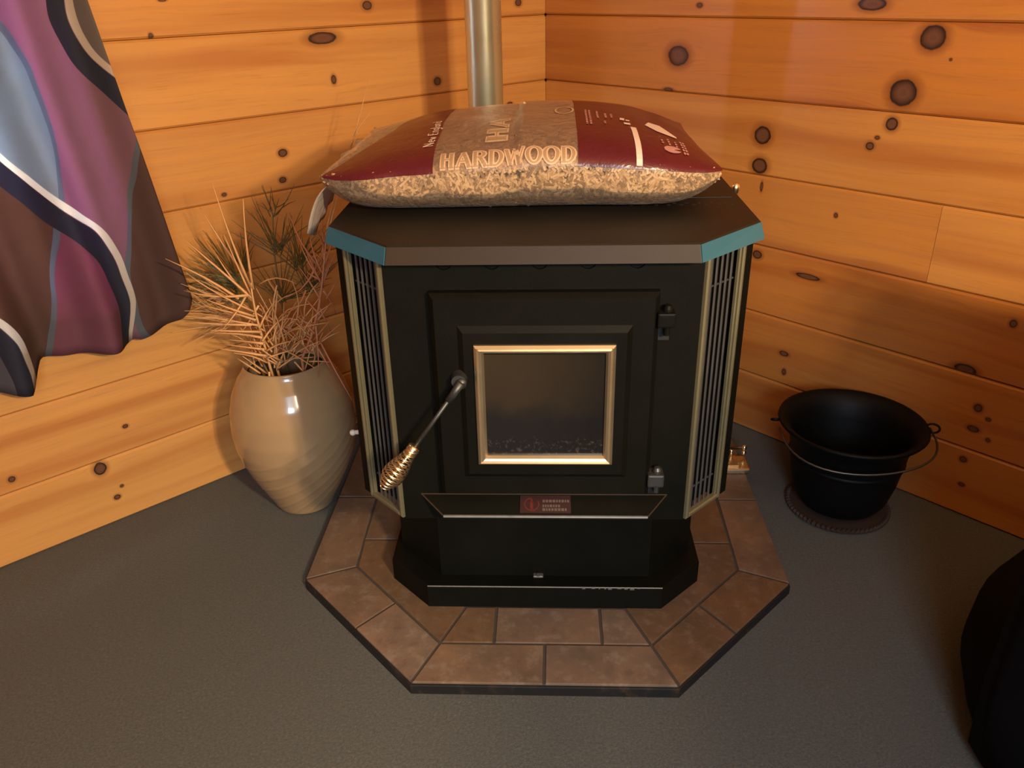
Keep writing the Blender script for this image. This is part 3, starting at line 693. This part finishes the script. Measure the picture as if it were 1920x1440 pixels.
# printing that follows the bag's surface: (x, arc) -> surface
ARC = {}
def surf(x, arc, off):
    u = (x - BX) / BL; key = round(u, 3)
    if key not in ARC:
        tab = [(0.0, TF)]; s_ = 0; prev = bag(u, TF)
        for i in range(1, 181):
            t = TF + rad(178) * i / 180; q_ = bag(u, t); s_ += (q_ - prev).length; tab.append((s_, t)); prev = q_
        ARC[key] = tab
    th = interp(ARC[key], arc)
    return bag(u, th) + bag_n(u, th) * off
def ribbon(bm, pts, widths, off, T):
    """flat stroke in print coordinates; T maps (a,b) -> (x, arc)"""
    P = [];
    for (p, q_, w0, w1) in zip(pts, pts[1:], widths, widths[1:]):
        n = max(1, int((Vector(q_) - Vector(p)).length / .18))
        for i in range(n): t = i / n; P.append((p[0] + (q_[0] - p[0]) * t, p[1] + (q_[1] - p[1]) * t, w0 + (w1 - w0) * t))
    P.append((*pts[-1], widths[-1])); prev = None
    for i, (x, y, w_) in enumerate(P):
        a_, b_ = P[max(0, i - 1)], P[min(len(P) - 1, i + 1)]
        d = Vector((b_[0] - a_[0], b_[1] - a_[1]));
        if d.length < 1e-9: continue
        d.normalize(); nx, ny = -d.y * w_ / 2, d.x * w_ / 2
        l = bm.verts.new(surf(*T(x + nx, y + ny), off)); r2 = bm.verts.new(surf(*T(x - nx, y - ny), off))
        if prev: bm.faces.new((prev[0], prev[1], r2, l))
        prev = (l, r2)
K_, N_, SF = .17, .065, .055
def arcp(cx_, cy_, rx, ry, a0, a1, n=12): return [(cx_ + rx * math.cos(rad(a0 + (a1 - a0) * i / n)), cy_ + ry * math.sin(rad(a0 + (a1 - a0) * i / n))) for i in range(n + 1)]
def serif(x, y, w_=.30): return ([(x - w_ / 2, y), (x + w_ / 2, y)], [SF, SF])
def wv(pts, thick, thin, cxx): return [thin + (thick - thin) * min(1, abs(p[0] - cxx[0]) / cxx[1]) ** 2 for p in pts]
def glyph(ch):
    if ch == 'H': return .86, [([(.2, 0), (.2, 1)], [K_] * 2), ([(.66, 0), (.66, 1)], [K_] * 2), ([(.2, .52), (.66, .52)], [N_] * 2), serif(.2, .03), serif(.2, .97), serif(.66, .03), serif(.66, .97)]
    if ch == 'A': return .86, [([(.12, 0), (.43, 1)], [N_] * 2), ([(.42, 1), (.74, 0)], [K_] * 2), ([(.2, .33), (.64, .33)], [N_] * 2), serif(.12, .03, .24), serif(.74, .03, .28)]
    if ch == 'R':
        b_ = arcp(.42, .745, .24, .225, 90, -90); return .84, [([(.2, 0), (.2, 1)], [K_] * 2), ([(.2, .97), (.42, .97)], [N_] * 2), (b_, wv(b_, K_, N_, (.42, .24))), ([(.2, .52), (.42, .52)], [N_] * 2), ([(.44, .52), (.74, .0)], [K_] * 2), serif(.2, .03), serif(.14, .97, .2), serif(.76, .03, .2)]
    if ch == 'D':
        b_ = arcp(.40, .5, .34, .47, 90, -90, 16); return .86, [([(.2, 0), (.2, 1)], [K_] * 2), ([(.2, .97), (.40, .97)], [N_] * 2), ([(.2, .03), (.40, .03)], [N_] * 2), (b_, wv(b_, K_, N_, (.40, .34))), serif(.14, .03, .2), serif(.14, .97, .2)]
    if ch == 'O':
        b_ = arcp(.45, .5, .34, .48, 0, 360, 28); return .90, [(b_, wv(b_, K_, N_, (.45, .34)))]
    if ch == 'W': return 1.14, [([(.12, 1), (.36, 0)], [K_] * 2), ([(.36, 0), (.57, .9)], [N_] * 2), ([(.56, .95), (.80, 0)], [K_] * 2), ([(.80, 0), (1.02, 1)], [N_] * 2), serif(.12, .97, .26), serif(.56, .97, .2), serif(1.02, .97, .22)]
    if ch == 'N': return .9, [([(.2, 0), (.2, 1)], [N_] * 2), ([(.2, 1), (.7, 0)], [K_] * 2), ([(.7, 0), (.7, 1)], [N_] * 2)]
    if ch == 'e':
        b_ = arcp(.3, .3, .22, .28, 0, 310, 12); return .6, [(b_, [.11] * len(b_)), ([(.08, .32), (.52, .32)], [.07] * 2)]
    if ch == 'w': return .78, [([(.08, .58), (.22, 0)], [.11] * 2), ([(.22, 0), (.38, .52)], [.07] * 2), ([(.38, .52), (.53, 0)], [.11] * 2), ([(.53, 0), (.68, .58)], [.07] * 2)]
    if ch == 'E': return .74, [([(.2, 0), (.2, 1)], [K_] * 2), ([(.2, .97), (.62, .97)], [N_] * 2), ([(.2, .5), (.52, .5)], [N_] * 2), ([(.2, .03), (.64, .03)], [N_] * 2)]
    if ch == 'n':
        b_ = arcp(.32, .36, .18, .22, 180, 0, 8); return .62, [([(.14, 0), (.14, .6)], [.12] * 2), (b_ + [(.5, 0)], [.1] * 10)]
    if ch == 'g':
        b_ = arcp(.3, .34, .2, .24, 0, 360, 12); return .6, [(b_, [.1] * 13), ([(.5, .58), (.5, -.15), (.36, -.28), (.12, -.22)], [.1] * 4)]
    if ch == 'l': return .3, [([(.15, 0), (.15, 1)], [.12] * 2)]
    if ch == 'a':
        b_ = arcp(.28, .26, .19, .24, 0, 360, 12); return .6, [(b_, [.1] * 13), ([(.48, .55), (.48, 0)], [.12] * 2)]
    if ch == 'd':
        b_ = arcp(.28, .28, .2, .26, 0, 360, 12); return .62, [(b_, [.1] * 13), ([(.48, 1), (.48, 0)], [.12] * 2)]
    return .35, []
def text(bm, s, T, off, grow=0.0):
    x = 0
    for ch in s:
        adv, strokes = glyph(ch)
        for pts, ws in strokes: ribbon(bm, [(px + x, py) for px, py in pts], [w_ + grow for w_ in ws], off, T)
        x += adv
    return x
def tw(s): return sum(glyph(c)[0] for c in s)
W_ = tw('HARDWOOD'); x0_, x1_ = -.149, .049; sx_ = (x1_ - x0_) / W_; hy = .026
T1 = lambda a_, b_: (x0_ + a_ * sx_, .004 + b_ * hy)
bm = bmesh.new(); text(bm, 'HARDWOOD', T1, .0042, .15); lt = obj('lettering', bm, M['letter'], bagr, off=BO); lt['label'] = 'HARDWOOD in outlined serif capitals'
bm = bmesh.new(); text(bm, 'HARDWOOD', T1, .0047, -.015); obj('lettering_core', bm, M['letter_core'], lt, off=(0, 0, 0)).location = (0, 0, 0)
lt.children[0].data.transform(Matrix.Translation(-Vector(BO)))
T2 = lambda a_, b_: (-.053 - b_ * .029, .052 + a_ * .076)
bm = bmesh.new(); text(bm, 'HA', T2, .0042, .16); l2 = obj('lettering', bm, M['letter'], bagr, off=BO); l2['label'] = 'large letters HA running up the bag'
bm = bmesh.new(); text(bm, 'HA', T2, .0047, -.02); o = obj('lettering_core', bm, M['letter_core'], l2, off=BO)
T3 = lambda a_, b_: (-.162 - b_ * .0155, .056 + a_ * .021)
bm = bmesh.new(); text(bm, 'New England', T3, .0046, .03); o = obj('lettering', bm, M['white_print'], bagr, off=BO); o['label'] = 'small New England lettering on burgundy'
# white stripe, small print lines, house and fish marks on the right panel
ident = lambda a_, b_: (a_, b_)
def band_(bm, x0, y0, x1, y1, w_, off=.0046):
    n = 14; prev = None
    for i in range(n + 1):
        t = i / n; x = x0 + (x1 - x0) * t; y = y0 + (y1 - y0) * t
        l = bm.verts.new(surf(x - w_ / 2, y, off)); r2 = bm.verts.new(surf(x + w_ / 2, y, off))
        if prev: bm.faces.new((prev[0], prev[1], r2, l))
        prev = (l, r2)
bm = bmesh.new(); band_(bm, .139, .003, .139, .125, .0085); band_(bm, .132, .140, .132, .152, .010); band_(bm, .125, .165, .126, .180, .007); band_(bm, .134, .165, .134, .172, .006); o = obj('print_stripe', bm, M['white_print'], bagr, off=BO)
bm = bmesh.new()
for x, ys in ((.069, (.118, .22)), (.075, (.118, .22)), (.088, (.165, .22)), (.097, (.13, .145)), (.101, (.17, .21)), (.110, (.175, .205))):
    y = ys[0]
    while y < ys[1]:
        l_ = R.uniform(.004, .011); band_(bm, x, y, x, min(y + l_, ys[1]), .0032); y += l_ + .003
for i, x in enumerate((.178, .188, .198, .207, .211)):
    y = .066 - .004 * i if i < 3 else .035
    while y < .086: l_ = R.uniform(.004, .009); band_(bm, x, y, x, y + l_, .0030); y += l_ + .004
o = obj('small_print', bm, M['pink_print'], bagr, off=BO); o['kind'] = 'stuff'
def blob(bm, pts, off=.0046):
    c_ = (sum(p[0] for p in pts) / len(pts), sum(p[1] for p in pts) / len(pts)); c0 = bm.verts.new(surf(*c_, off))
    mid = [bm.verts.new(surf((p[0] + c_[0]) / 2, (p[1] + c_[1]) / 2, off)) for p in pts]; out = [bm.verts.new(surf(*p, off)) for p in pts]; n = len(pts)
    for i in range(n): bm.faces.new((c0, mid[i], mid[(i + 1) % n])); bm.faces.new((mid[i], out[i], out[(i + 1) % n], mid[(i + 1) % n]))
bm = bmesh.new(); blob(bm, [(.160, .155), (.176, .128), (.205, .108), (.206, .118), (.197, .146), (.186, .176), (.168, .182)]); o = obj('print_mark', bm, M['white_print'], bagr, off=BO); o['label'] = 'white angular shape on the burgundy panel'
bm = bmesh.new(); blob(bm, arcp(.190, .046, .013, .012, 20, 340, 18) + [(.176, .040)]); o = obj('print_mark', bm, M['pink_print'], bagr, off=BO); o['label'] = 'pale round leaf-like mark on the burgundy panel'
bm = bmesh.new(); pts = arcp(.035, .215, .014, .030, 0, 360, 20); ribbon(bm, [(p[0] / .03, p[1] / .03) for p in pts], [.11] * 21, .0044, lambda a_, b_: (a_ * .03, b_ * .03)); o = obj('print_mark', bm, M['letter'], bagr, off=BO); o['label'] = 'pale oval seal on the hazy panel'
# end seams
def seam(sg):
    bm = bmesh.new(); rows = []
    n = 24
    for i in range(n + 1):
        t = i / n; y = BY - .205 + .41 * t; row = []
        for j in range(9):
            k = j / 8
            if sg < 0:
                drop = .060 * k * k + .022 * k; out = .056 * k - .006 * k * k
                wob = .006 * math.sin(t * 17 + k * 3) * k + .004 * math.sin(t * 39 + 1)* k
                if t > .30: drop *= max(.15, 1 - (t - .30) * 2.2)
                p = Vector((BX - BL * .985 - out, y + .008 * k, .866 - drop + wob))
            else:
                p = Vector((BX + BL * .985 + .014 * k, y, .869 + .003 * math.sin(t * 20) * k - .003 * k))
            row.append(bm.verts.new(p))
        rows.append(row)
    for i in range(n):
        for j in range(8): bm.faces.new((rows[i][j], rows[i + 1][j], rows[i + 1][j + 1], rows[i][j + 1]))
    o = obj('end_seal', bm, M['seal'], bagr, True, off=BO); m_ = o.modifiers.new('thickness', 'SOLIDIFY'); m_.thickness = .0012
seam(-1); seam(1)

# ------------------------------------------------------------------ vase
VX, VY = -.586, .600
def make_vase():
    prof = [(.0, .0), (.062, .0), (.068, .004), (.080, .030), (.097, .065), (.114, .102), (.129, .142), (.139, .182), (.1425, .222), (.139, .262), (.128, .298), (.111, .328), (.098, .344), (.093, .352), (.0915, .358), (.0905, .362), (.086, .3625), (.084, .356), (.086, .345), (.100, .325), (.118, .29), (.128, .22), (.118, .14), (.07, .04), (0, .03)]
    prof = [(r, z if z < .222 else .222 + (z - .222) * 1.15) for r, z in prof]; prof = prof[:16] + [(r, min(z, .36)) for r, z in prof[16:]]
    # resample the outside finely so that the carved spiral lines have room
    zs = [i / 110 * .371 for i in range(111)]; out = prof[:14]
    tab = [(z, r) for r, z in out[2:]]
    full = [(.0005, 0.0), (.062, 0.0)] + [(interp(tab, z), z) for z in zs if z > .004] + prof[14:24] + [(.0005, .03)]
    def smooth_r(l):
        for _ in range(4): l = [l[0]] + [((a_[0] + b_[0] * 2 + c_[0]) / 4, b_[1]) if .01 < b_[1] < .36 and i < 100 else b_ for i, (a_, b_, c_) in enumerate(zip(l, l[1:], l[2:]))] + [l[-1]]
        return l
    full = smooth_r(full); n = 120; loops = []
    for idx, (r, z) in enumerate(full):
        lp = []
        for i in range(n):
            a_ = TAU * i / n; g = 0
            if idx < 112 and .012 < z < .26:
                # raised lines that start low on the left and sweep up to the right around the front
                ph = (a_ + rad(165)) % TAU
                if ph < 3.9:
                    for m_ in range(-3, 4):
                        d = (z - (.040 + .033 * m_ + .010 * ph + .019 * ph * ph)) / .0026
                        if abs(d) < 3: g -= .0013 * math.exp(-d * d) * min(1, (3.9 - ph) * 2) * min(1, ph * 1.5) * min(1, (.26 - z) * 25)
            lp.append((VX + (r - g) * math.cos(a_), VY + (r - g) * math.sin(a_), z))
        loops.append(lp)
    bm = bmesh.new(); loft(bm, loops, True, True, True)
    o = obj('vase', bm, M['vase'], None, True, off=(VX, VY, 0)); o.location = (VX, VY, 0)
    tag(o, 'cream glazed floor vase with carved sweeping lines, left of the stove', 'vase')
make_vase()

# ------------------------------------------------------------------ dried plants in the vase
def blade(pts, w0, w1=.0005, n=4):
    bm = bmesh.new(); m_ = len(pts); tube(bm, pts, [w0 + (w1 - w0) * (i / (m_ - 1)) ** 1.4 for i in range(m_)], n); return bm
def curve(p, q_, bow, n=5):
    p, q_ = Vector(p), Vector(q_); return [p.lerp(q_, i / (n - 1)) + bow * math.sin(math.pi * i / (n - 1)) for i in range(n)]
def frond(name, label, stem, leaves, mat, Yb, extra=()):
    base = Vector((VX + (stem[0][0] - 520) * .0009, VY - .01, .20)); sp_ = [base] + [at(x, y, Y) for x, y, Y in stem]
    root = empty(name, base); tag(root, label, 'dried plant', 'dried plants in the cream vase')
    obj('stem', blade(sp_, .0034, .0016, 6), mat, root, True, off=base)
    for (x0, y0, x1, y1, Y0, Y1, bow, w_) in leaves:
        a_, b_ = at(x0, y0, Y0), at(x1, y1, Y1); d = b_ - a_
        side = Vector((-d.z, 0, d.x)).normalized() * bow * d.length
        obj('leaflet', blade(curve(a_, b_, side + Vector((0, R.uniform(-.01, .01), 0))), w_, .0006), mat, root, True, off=base)
    return root
LA = [(474, 560, 335, 440, .02), (472, 533, 375, 388, .02), (472, 542, 398, 343, .0), (475, 542, 456, 373, .03), (448, 560, 310, 485, -.01), (468, 553, 345, 545, .04), (477, 593, 388, 562, .0), (472, 609, 346, 603, .02), (490, 622, 394, 619, .01), (492, 633, 397, 625, -.01), (494, 644, 418, 636, .0), (499, 667, 403, 652, -.02), (501, 680, 439, 662, .0), (488, 700, 445, 672, -.04), (500, 700, 455, 668, -.03), (485, 573, 445, 633, .02), (461, 556, 417, 618, .03), (505, 697, 501, 794, .02), (478, 585, 360, 520, .03), (480, 600, 372, 572, .0), (485, 610, 380, 592, .01), (496, 655, 412, 644, -.01), (476, 566, 400, 468, .05), (470, 552, 420, 440, .0), (486, 618, 520, 560, .05), (492, 640, 540, 590, .06), (497, 660, 545, 640, .05), (500, 672, 552, 655, .04)]
frond('palm_frond', 'straw coloured dried palm frond with stiff leaflets pointing left out of the vase', [(507, 690, .545), (494, 640, .53), (480, 590, .52), (473, 552, .515), (470, 530, .515)],
      [(x0, y0, x1, y1, .52 + R.uniform(-.004, .004), .52 + R.uniform(-.055, .05), b_, .0034 if i < 12 else .0028) for i, (x0, y0, x1, y1, b_) in enumerate(LA)], M['leaf'], .52)
LB = [(603, 527, 620, 488, .0), (603, 529, 559, 448, .02), (597, 500, 541, 398, .03), (592, 502, 519, 562, .12), (574, 544, 523, 589, .15), (558, 577, 541, 602, .18), (592, 611, 597, 707, .02), (597, 642, 640, 606, .0), (601, 642, 660, 750, -.02), (608, 511, 604, 398, .02), (600, 560, 560, 500, .03), (612, 560, 636, 520, .0), (606, 540, 570, 462, .0), (600, 590, 565, 545, .05), (596, 600, 626, 560, .0), (590, 625, 560, 570, .05), (586, 640, 620, 600, .0), (604, 535, 632, 470, .02), (608, 500, 628, 440, .0), (606, 515, 580, 440, .02), (612, 470, 590, 420, .02), (612, 480, 634, 430, .0), (595, 650, 618, 690, .0), (580, 660, 545, 620, .06), (606, 545, 630, 590, .04), (598, 575, 622, 625, .03), (590, 610, 555, 590, .05), (584, 640, 552, 625, .04), (606, 490, 585, 470, .0), (602, 525, 575, 510, .0), (612, 455, 600, 425, .0), (611, 462, 622, 420, .0)]
frond('palm_frond', 'russet dried palm frond rising between the straw frond and the stove', [(566, 672, .555), (584, 630, .55), (598, 575, .545), (604, 530, .54), (611, 455, .535)],
      [(x0, y0, x1, y1, .545 + R.uniform(-.005, .005), .545 + R.uniform(-.05, .05), b_, .0025) for (x0, y0, x1, y1, b_) in LB], M['leaf_red'], .545)
LC = [(486, 533, 556, 532, .16), (486, 578, 570, 649, .02), (519, 535, 521, 640, -.05), (552, 678, 620, 763, .03), (515, 690, 524, 600, .05), (520, 690, 560, 620, .05), (525, 690, 500, 600, .0), (522, 690, 580, 660, .05), (518, 660, 560, 560, .06), (512, 640, 545, 575, .08), (530, 690, 600, 640, .06), (520, 680, 470, 630, .03), (505, 620, 560, 600, .10), (540, 660, 505, 560, .02), (548, 660, 575, 590, .03), (510, 660, 470, 600, .02), (535, 680, 535, 590, .06), (500, 600, 552, 550, .12), (515, 610, 580, 570, .1), (520, 650, 590, 690, .02), (508, 590, 480, 540, .05), (540, 620, 565, 570, .05), (528, 560, 500, 520, .05), (512, 600, 560, 660, .02), (545, 640, 585, 620, .05), (530, 640, 500, 690, .02)]
for i in range(46):
    x0, y0 = R.uniform(478, 590), R.uniform(600, 695); a_ = R.uniform(-165, -15) if R.random() < .7 else R.uniform(-200, 20); l_ = R.uniform(35, 85)
    LC.append((x0, y0, max(395, min(640, x0 + l_ * math.cos(rad(a_)))), min(700, y0 + l_ * math.sin(rad(a_))), R.uniform(-.12, .12)))
frond('palm_frond', 'tangled dried palm frond with curling leaflets in the middle of the vase', [(520, 692, .56), (518, 650, .555), (515, 600, .55), (520, 545, .545)],
      [(x0, y0, x1, y1, .55 + R.uniform(-.02, .02), .55 + R.uniform(-.05, .05), b_, .0021) for (x0, y0, x1, y1, b_) in LC], M['leaf'], .55)
def spray(name, label, stem, fans, mat):
    base = Vector((VX + (stem[0][0] - 520) * .0009, VY + .03, .20)); root = empty(name, base); tag(root, label, 'dried plant', 'dried plants in the cream vase')
    obj('stem', blade([base] + [at(x, y, Y) for x, y, Y in stem], .0026, .0016, 6), mat, root, True, off=base)
    bm = bmesh.new()
    for (x, y, Y, a0, a1, n, l0, l1) in fans:
        for i in range(n):
            a_ = rad(R.uniform(a0, a1)); l_ = R.uniform(l0, l1); p = at(x + R.uniform(-8, 8), y + R.uniform(-10, 10), Y)
            q_ = p + Vector((math.cos(a_) * l_, R.uniform(-.35, .35) * l_, math.sin(a_) * l_)); c_ = curve(p, q_, Vector((0, 0, R.uniform(-.006, .006))), 4)
            tube(bm, c_, [.0013, .0012, .0010, .0005], 3)
    o = obj('needles', bm, mat, root, False, off=base); o['kind'] = 'stuff'; return root
spray('pine_spray', 'dull green needle spray fanning left behind the straw frond', [(505, 680, .63), (480, 600, .64), (450, 530, .66)], [(448, 530, .66, 95, 190, 46, .07, .15), (460, 560, .66, 110, 200, 26, .08, .16), (455, 505, .66, 60, 130, 18, .05, .09)], M['leaf_green'])
spray('pine_spray', 'dull green needle spray standing upright behind the middle of the vase', [(535, 680, .66), (530, 580, .69), (515, 480, .71), (511, 400, .72)], [(512, 398, .72, 30, 150, 12, .03, .075), (520, 470, .71, 20, 160, 26, .05, .12), (560, 500, .69, 30, 150, 26, .06, .12), (530, 560, .69, 10, 170, 26, .06, .13), (580, 540, .66, 20, 160, 24, .05, .10)], M['leaf_green'])
spray('pine_spray', 'faded golden needle spray low on the left of the vase', [(498, 690, .60), (470, 640, .61), (440, 600, .62)], [(440, 600, .63, 120, 215, 34, .06, .13), (420, 560, .64, 120, 200, 20, .05, .10)], M['leaf_gold'])
for lab, px in (('taller of the two golden grass stalks rising behind the pellet bag', [(608, 470, .72), (640, 340, .74), (660, 270, .75), (675, 215, .75), (692, 148, .76)]), ('shorter golden grass stalk arching behind the pellet bag', [(604, 470, .71), (632, 345, .73), (652, 285, .735), (672, 240, .74), (694, 212, .75)])):
    base = Vector((VX + .03, VY + .02, .20)); root = empty('grass_stalk', base); tag(root, lab, 'dried plant')
    obj('stem', blade([base] + [at(x, y, Y) for x, y, Y in px], .0022, .0007, 5), M['leaf_gold'], root, True, off=base)

# ------------------------------------------------------------------ black bucket on its woven mat
QX, QY = .693, .585
mat_ = empty('round_mat', (QX, QY, 0)); tag(mat_, 'round dark brown woven mat under the black pot', 'mat')
bm = bmesh.new(); lathe(bm, [(.001, .010), (.108, .010), (.1085, .003), (.107, 0), (.001, 0)], 40, (0, 0, 0)); obj('mat_disc', bm, M['mat'], mat_)
bm = bmesh.new()
for rr in (.112,):
    for i in range(64):
        a_ = TAU * i / 64; tube(bm, [(rr * math.cos(a_ + d) * (1 - .02 * abs(d) * 10), rr * math.sin(a_ + d), .0075 + h) for d, h in ((-.05, -.003), (0, .0015), (.05, -.003))], [.003, .0062, .003], 6)
obj('braided_rim', bm, M['mat'], mat_)['kind'] = 'stuff'
BUZ = .0165
bu = empty('iron_pot', (QX, QY, BUZ)); tag(bu, 'black cast iron ash pot with wire bail beside the right wall', 'pot')
prof = [(.001, .0), (.070, .0), (.088, .006), (.104, .030), (.1155, .075), (.1225, .120), (.128, .160), (.134, .184), (.146, .198), (.157, .207), (.1605, .212), (.1590, .2165), (.154, .2165), (.140, .206), (.128, .188), (.121, .155), (.112, .08), (.098, .03), (.08, .012), (.001, .010)]
bm = bmesh.new(); lathe(bm, prof, 56, (0, 0, 0), True, True)
o = obj('pot_body', bm, M['iron'], bu, True)
bm = bmesh.new(); lathe(bm, [(.1238, .124), (.1262, .127), (.1262, .131), (.1246, .134)], 56); obj('raised_band', bm, M['iron'], bu, True)
for ang in (rad(-6), rad(172)):
    kk = 1 if ang < 1 else .55; bm = bmesh.new(); c_ = Vector((.160 * math.cos(ang), .160 * math.sin(ang), .206)); t_ = Vector((math.cos(ang), math.sin(ang), 0)); z_ = Vector((-math.sin(ang) * .6, math.cos(ang) * .6, .55))
    tube(bm, [c_ + t_ * (kk * .012 + kk * .015 * math.cos(TAU * i / 14)) + z_ * (kk * .013 * math.sin(TAU * i / 14)) for i in range(15)], .0026, 6, False); obj('ear', bm, M['iron'], bu, True)
bm = bmesh.new(); p_, q_ = Vector((.164 * math.cos(rad(-6)), .164 * math.sin(rad(-6)), .203)), Vector((.164 * math.cos(rad(172)), .164 * math.sin(rad(172)), .203))
pts = []
for i in range(25):
    t = math.pi * i / 24; s_ = math.sin(t) ** .7
    pts.append((.166 * math.cos(t) + .002, -.012 - s_ * .146, .203 - s_ * .030 + .004 * math.sin(2 * t)))
tube(bm, pts, .0024, 7); obj('bail', bm, M['bail'], bu, True)

# ------------------------------------------------------------------ brass tool stand behind the stove
ts = empty('tool_stand', (.405, .745, .0269)); TO = ts.location.copy(); tag(ts, 'brass fireplace tool stand half hidden behind the stove, right side', 'stand')
def tp(name, bm, sm=True): return obj(name, bm, M['brass'], ts, sm, off=TO)
bm = bmesh.new(); box(bm, .325, .508, .680, .745, .0269, .0420, .004, 2); box(bm, .325, .483, .69, .738, .042, .047, .002, 2); tp('foot_plate', bm, False)
bm = bmesh.new(); tube(bm, [(.330, .735, .0700), (.492, .735, .0700)], .0058, 12); tp('rail', bm)
for x, z in ((.501, .0715), (.501, .0575), (.322, .0645)):
    bm = bmesh.new(); bmesh.ops.create_uvsphere(bm, u_segments=12, v_segments=8, radius=.0068, matrix=Matrix.Translation((x, .735, z)))
    tp('rail_ball', bm)
for x in (.34, .47):
    bm = bmesh.new(); tube(bm, [(x, .735, .045), (x, .735, .068)], .004, 8); tp('rail_post', bm)
bm = bmesh.new(); tube(bm, [(.414, .735, .046), (.414, .735, .71)], .0055, 10); tp('upright', bm)
bm = bmesh.new(); lathe(bm, [(.006, .700), (.009, .704), (.006, .709), (.0085, .716), (.0105, .724), (.0085, .733), (.0001, .7365)], 16, (.414, .735, 0)); tp('knob', bm)

# ------------------------------------------------------------------ black tub chair at the right edge
AX, AY = 1.050, -.120
ch = empty('tub_chair', (AX, AY, 0)); tag(ch, 'black upholstered tub chair cut off by the right edge of the photo', 'chair')
def arc_shell(r0, r1, a0, a1, zf, n=40):
    bm = bmesh.new(); loops = []
    for i in range(n + 1):
        a_ = rad(a0 + (a1 - a0) * i / n); ca, sa = math.cos(a_), math.sin(a_); zt = zf(i / n)
        pr = [(r0, .03), (r1, .03), (r1 + .006, .15), (r1, zt * .7), (r1 - .01, zt - .03), ((r0 + r1) / 2, zt), (r0 + .01, zt - .03), (r0, zt * .7)]
        loops.append([(r_ * ca, r_ * sa, z) for r_, z in pr])
    return loft(bm, loops, True, True, True)
obj('shading_back_shell', arc_shell(.292, .372, -182, 55, lambda t: .56 + .38 * min(1, 2.6 * math.sin(math.pi * t))), M['chair'], ch, True)  # tall out-of-view back, shaped to shade the lower right wall
bm = bmesh.new(); lathe(bm, [(.001, .03), (.350, .03), (.368, .09), (.362, .16), (.335, .215), (.285, .24)], 48); obj('seat_base', bm, M['chair'], ch, True)
bm = bmesh.new(); lathe(bm, [(.001, .23), (.25, .23), (.278, .25), (.265, .285), (.21, .30), (.001, .305)], 40); obj('seat_cushion', bm, M['chair'], ch, True)
for k in range(4):
    a_ = rad(45 + 90 * k); bm = bmesh.new(); lathe(bm, [(.018, 0), (.024, .035)], 12, (.27 * math.cos(a_), .27 * math.sin(a_), 0), True, True); obj('foot', bm, M['steel'], ch)

# ------------------------------------------------------------------ unseen sideboard shape added to block low lamp light (beyond the right edge)
KX, KY = 1.06, -1.28
kc = empty('unseen_light_blocker', (KX, KY, 0)); tag(kc, 'added unseen sideboard-shaped light blocker under the lamp, outside the frame', 'light blocker')
M['blocker'] = wood('blocker_stain', (0.11, 0.045, 0.018), (0.06, 0.022, 0.009), 77)
bm = bmesh.new(); box(bm, -.44, .44, -.60, .44, 0, 1.075, .004); obj('carcass', bm, M['blocker'], kc)  # unseen bulk, sized to keep lamp light off the floor
bm = bmesh.new(); box(bm, -.47, .47, -.62, .47, 1.075, 1.105, .006, 2); obj('top', bm, M['blocker'], kc)
for i in range(4):
    z = .05 + i * .25; bm = bmesh.new(); box(bm, -.41, .41, .44, .458, z, z + .245, .004); dr = obj('drawer', bm, M['blocker'], kc)
    for x in (-.2, .2):
        bm = bmesh.new(); bmesh.ops.create_uvsphere(bm, u_segments=12, v_segments=8, radius=.016, matrix=Matrix.Translation((x, .468, z + .12))); obj('knob', bm, M['brass'], dr, True)

lp_ = empty('table_lamp', (.76, -1.565, 1.105)); tag(lp_, 'two-bulb table lamp on the added light blocker, outside the frame', 'lamp')
bm = bmesh.new(); lathe(bm, [(.001, 0), (.075, 0), (.078, .008), (.06, .02), (.02, .03), (.001, .032)], 28); obj('lamp_base', bm, M['brass'], lp_, True)
bm = bmesh.new(); tube(bm, [(0, 0, .03), (0, 0, .24)], .008, 12); obj('stem', bm, M['brass'], lp_, True)
for dx, dy, dz in ((.04, .015, .255), (-.04, -.015, .325)):
    bm = bmesh.new(); tube(bm, [(0, 0, .20), (dx * .7, dy * .7, dz - .05), (dx, dy, dz - .03)], [.006, .010, .014], 10); obj('bulb_socket', bm, M['brass'], lp_, True)
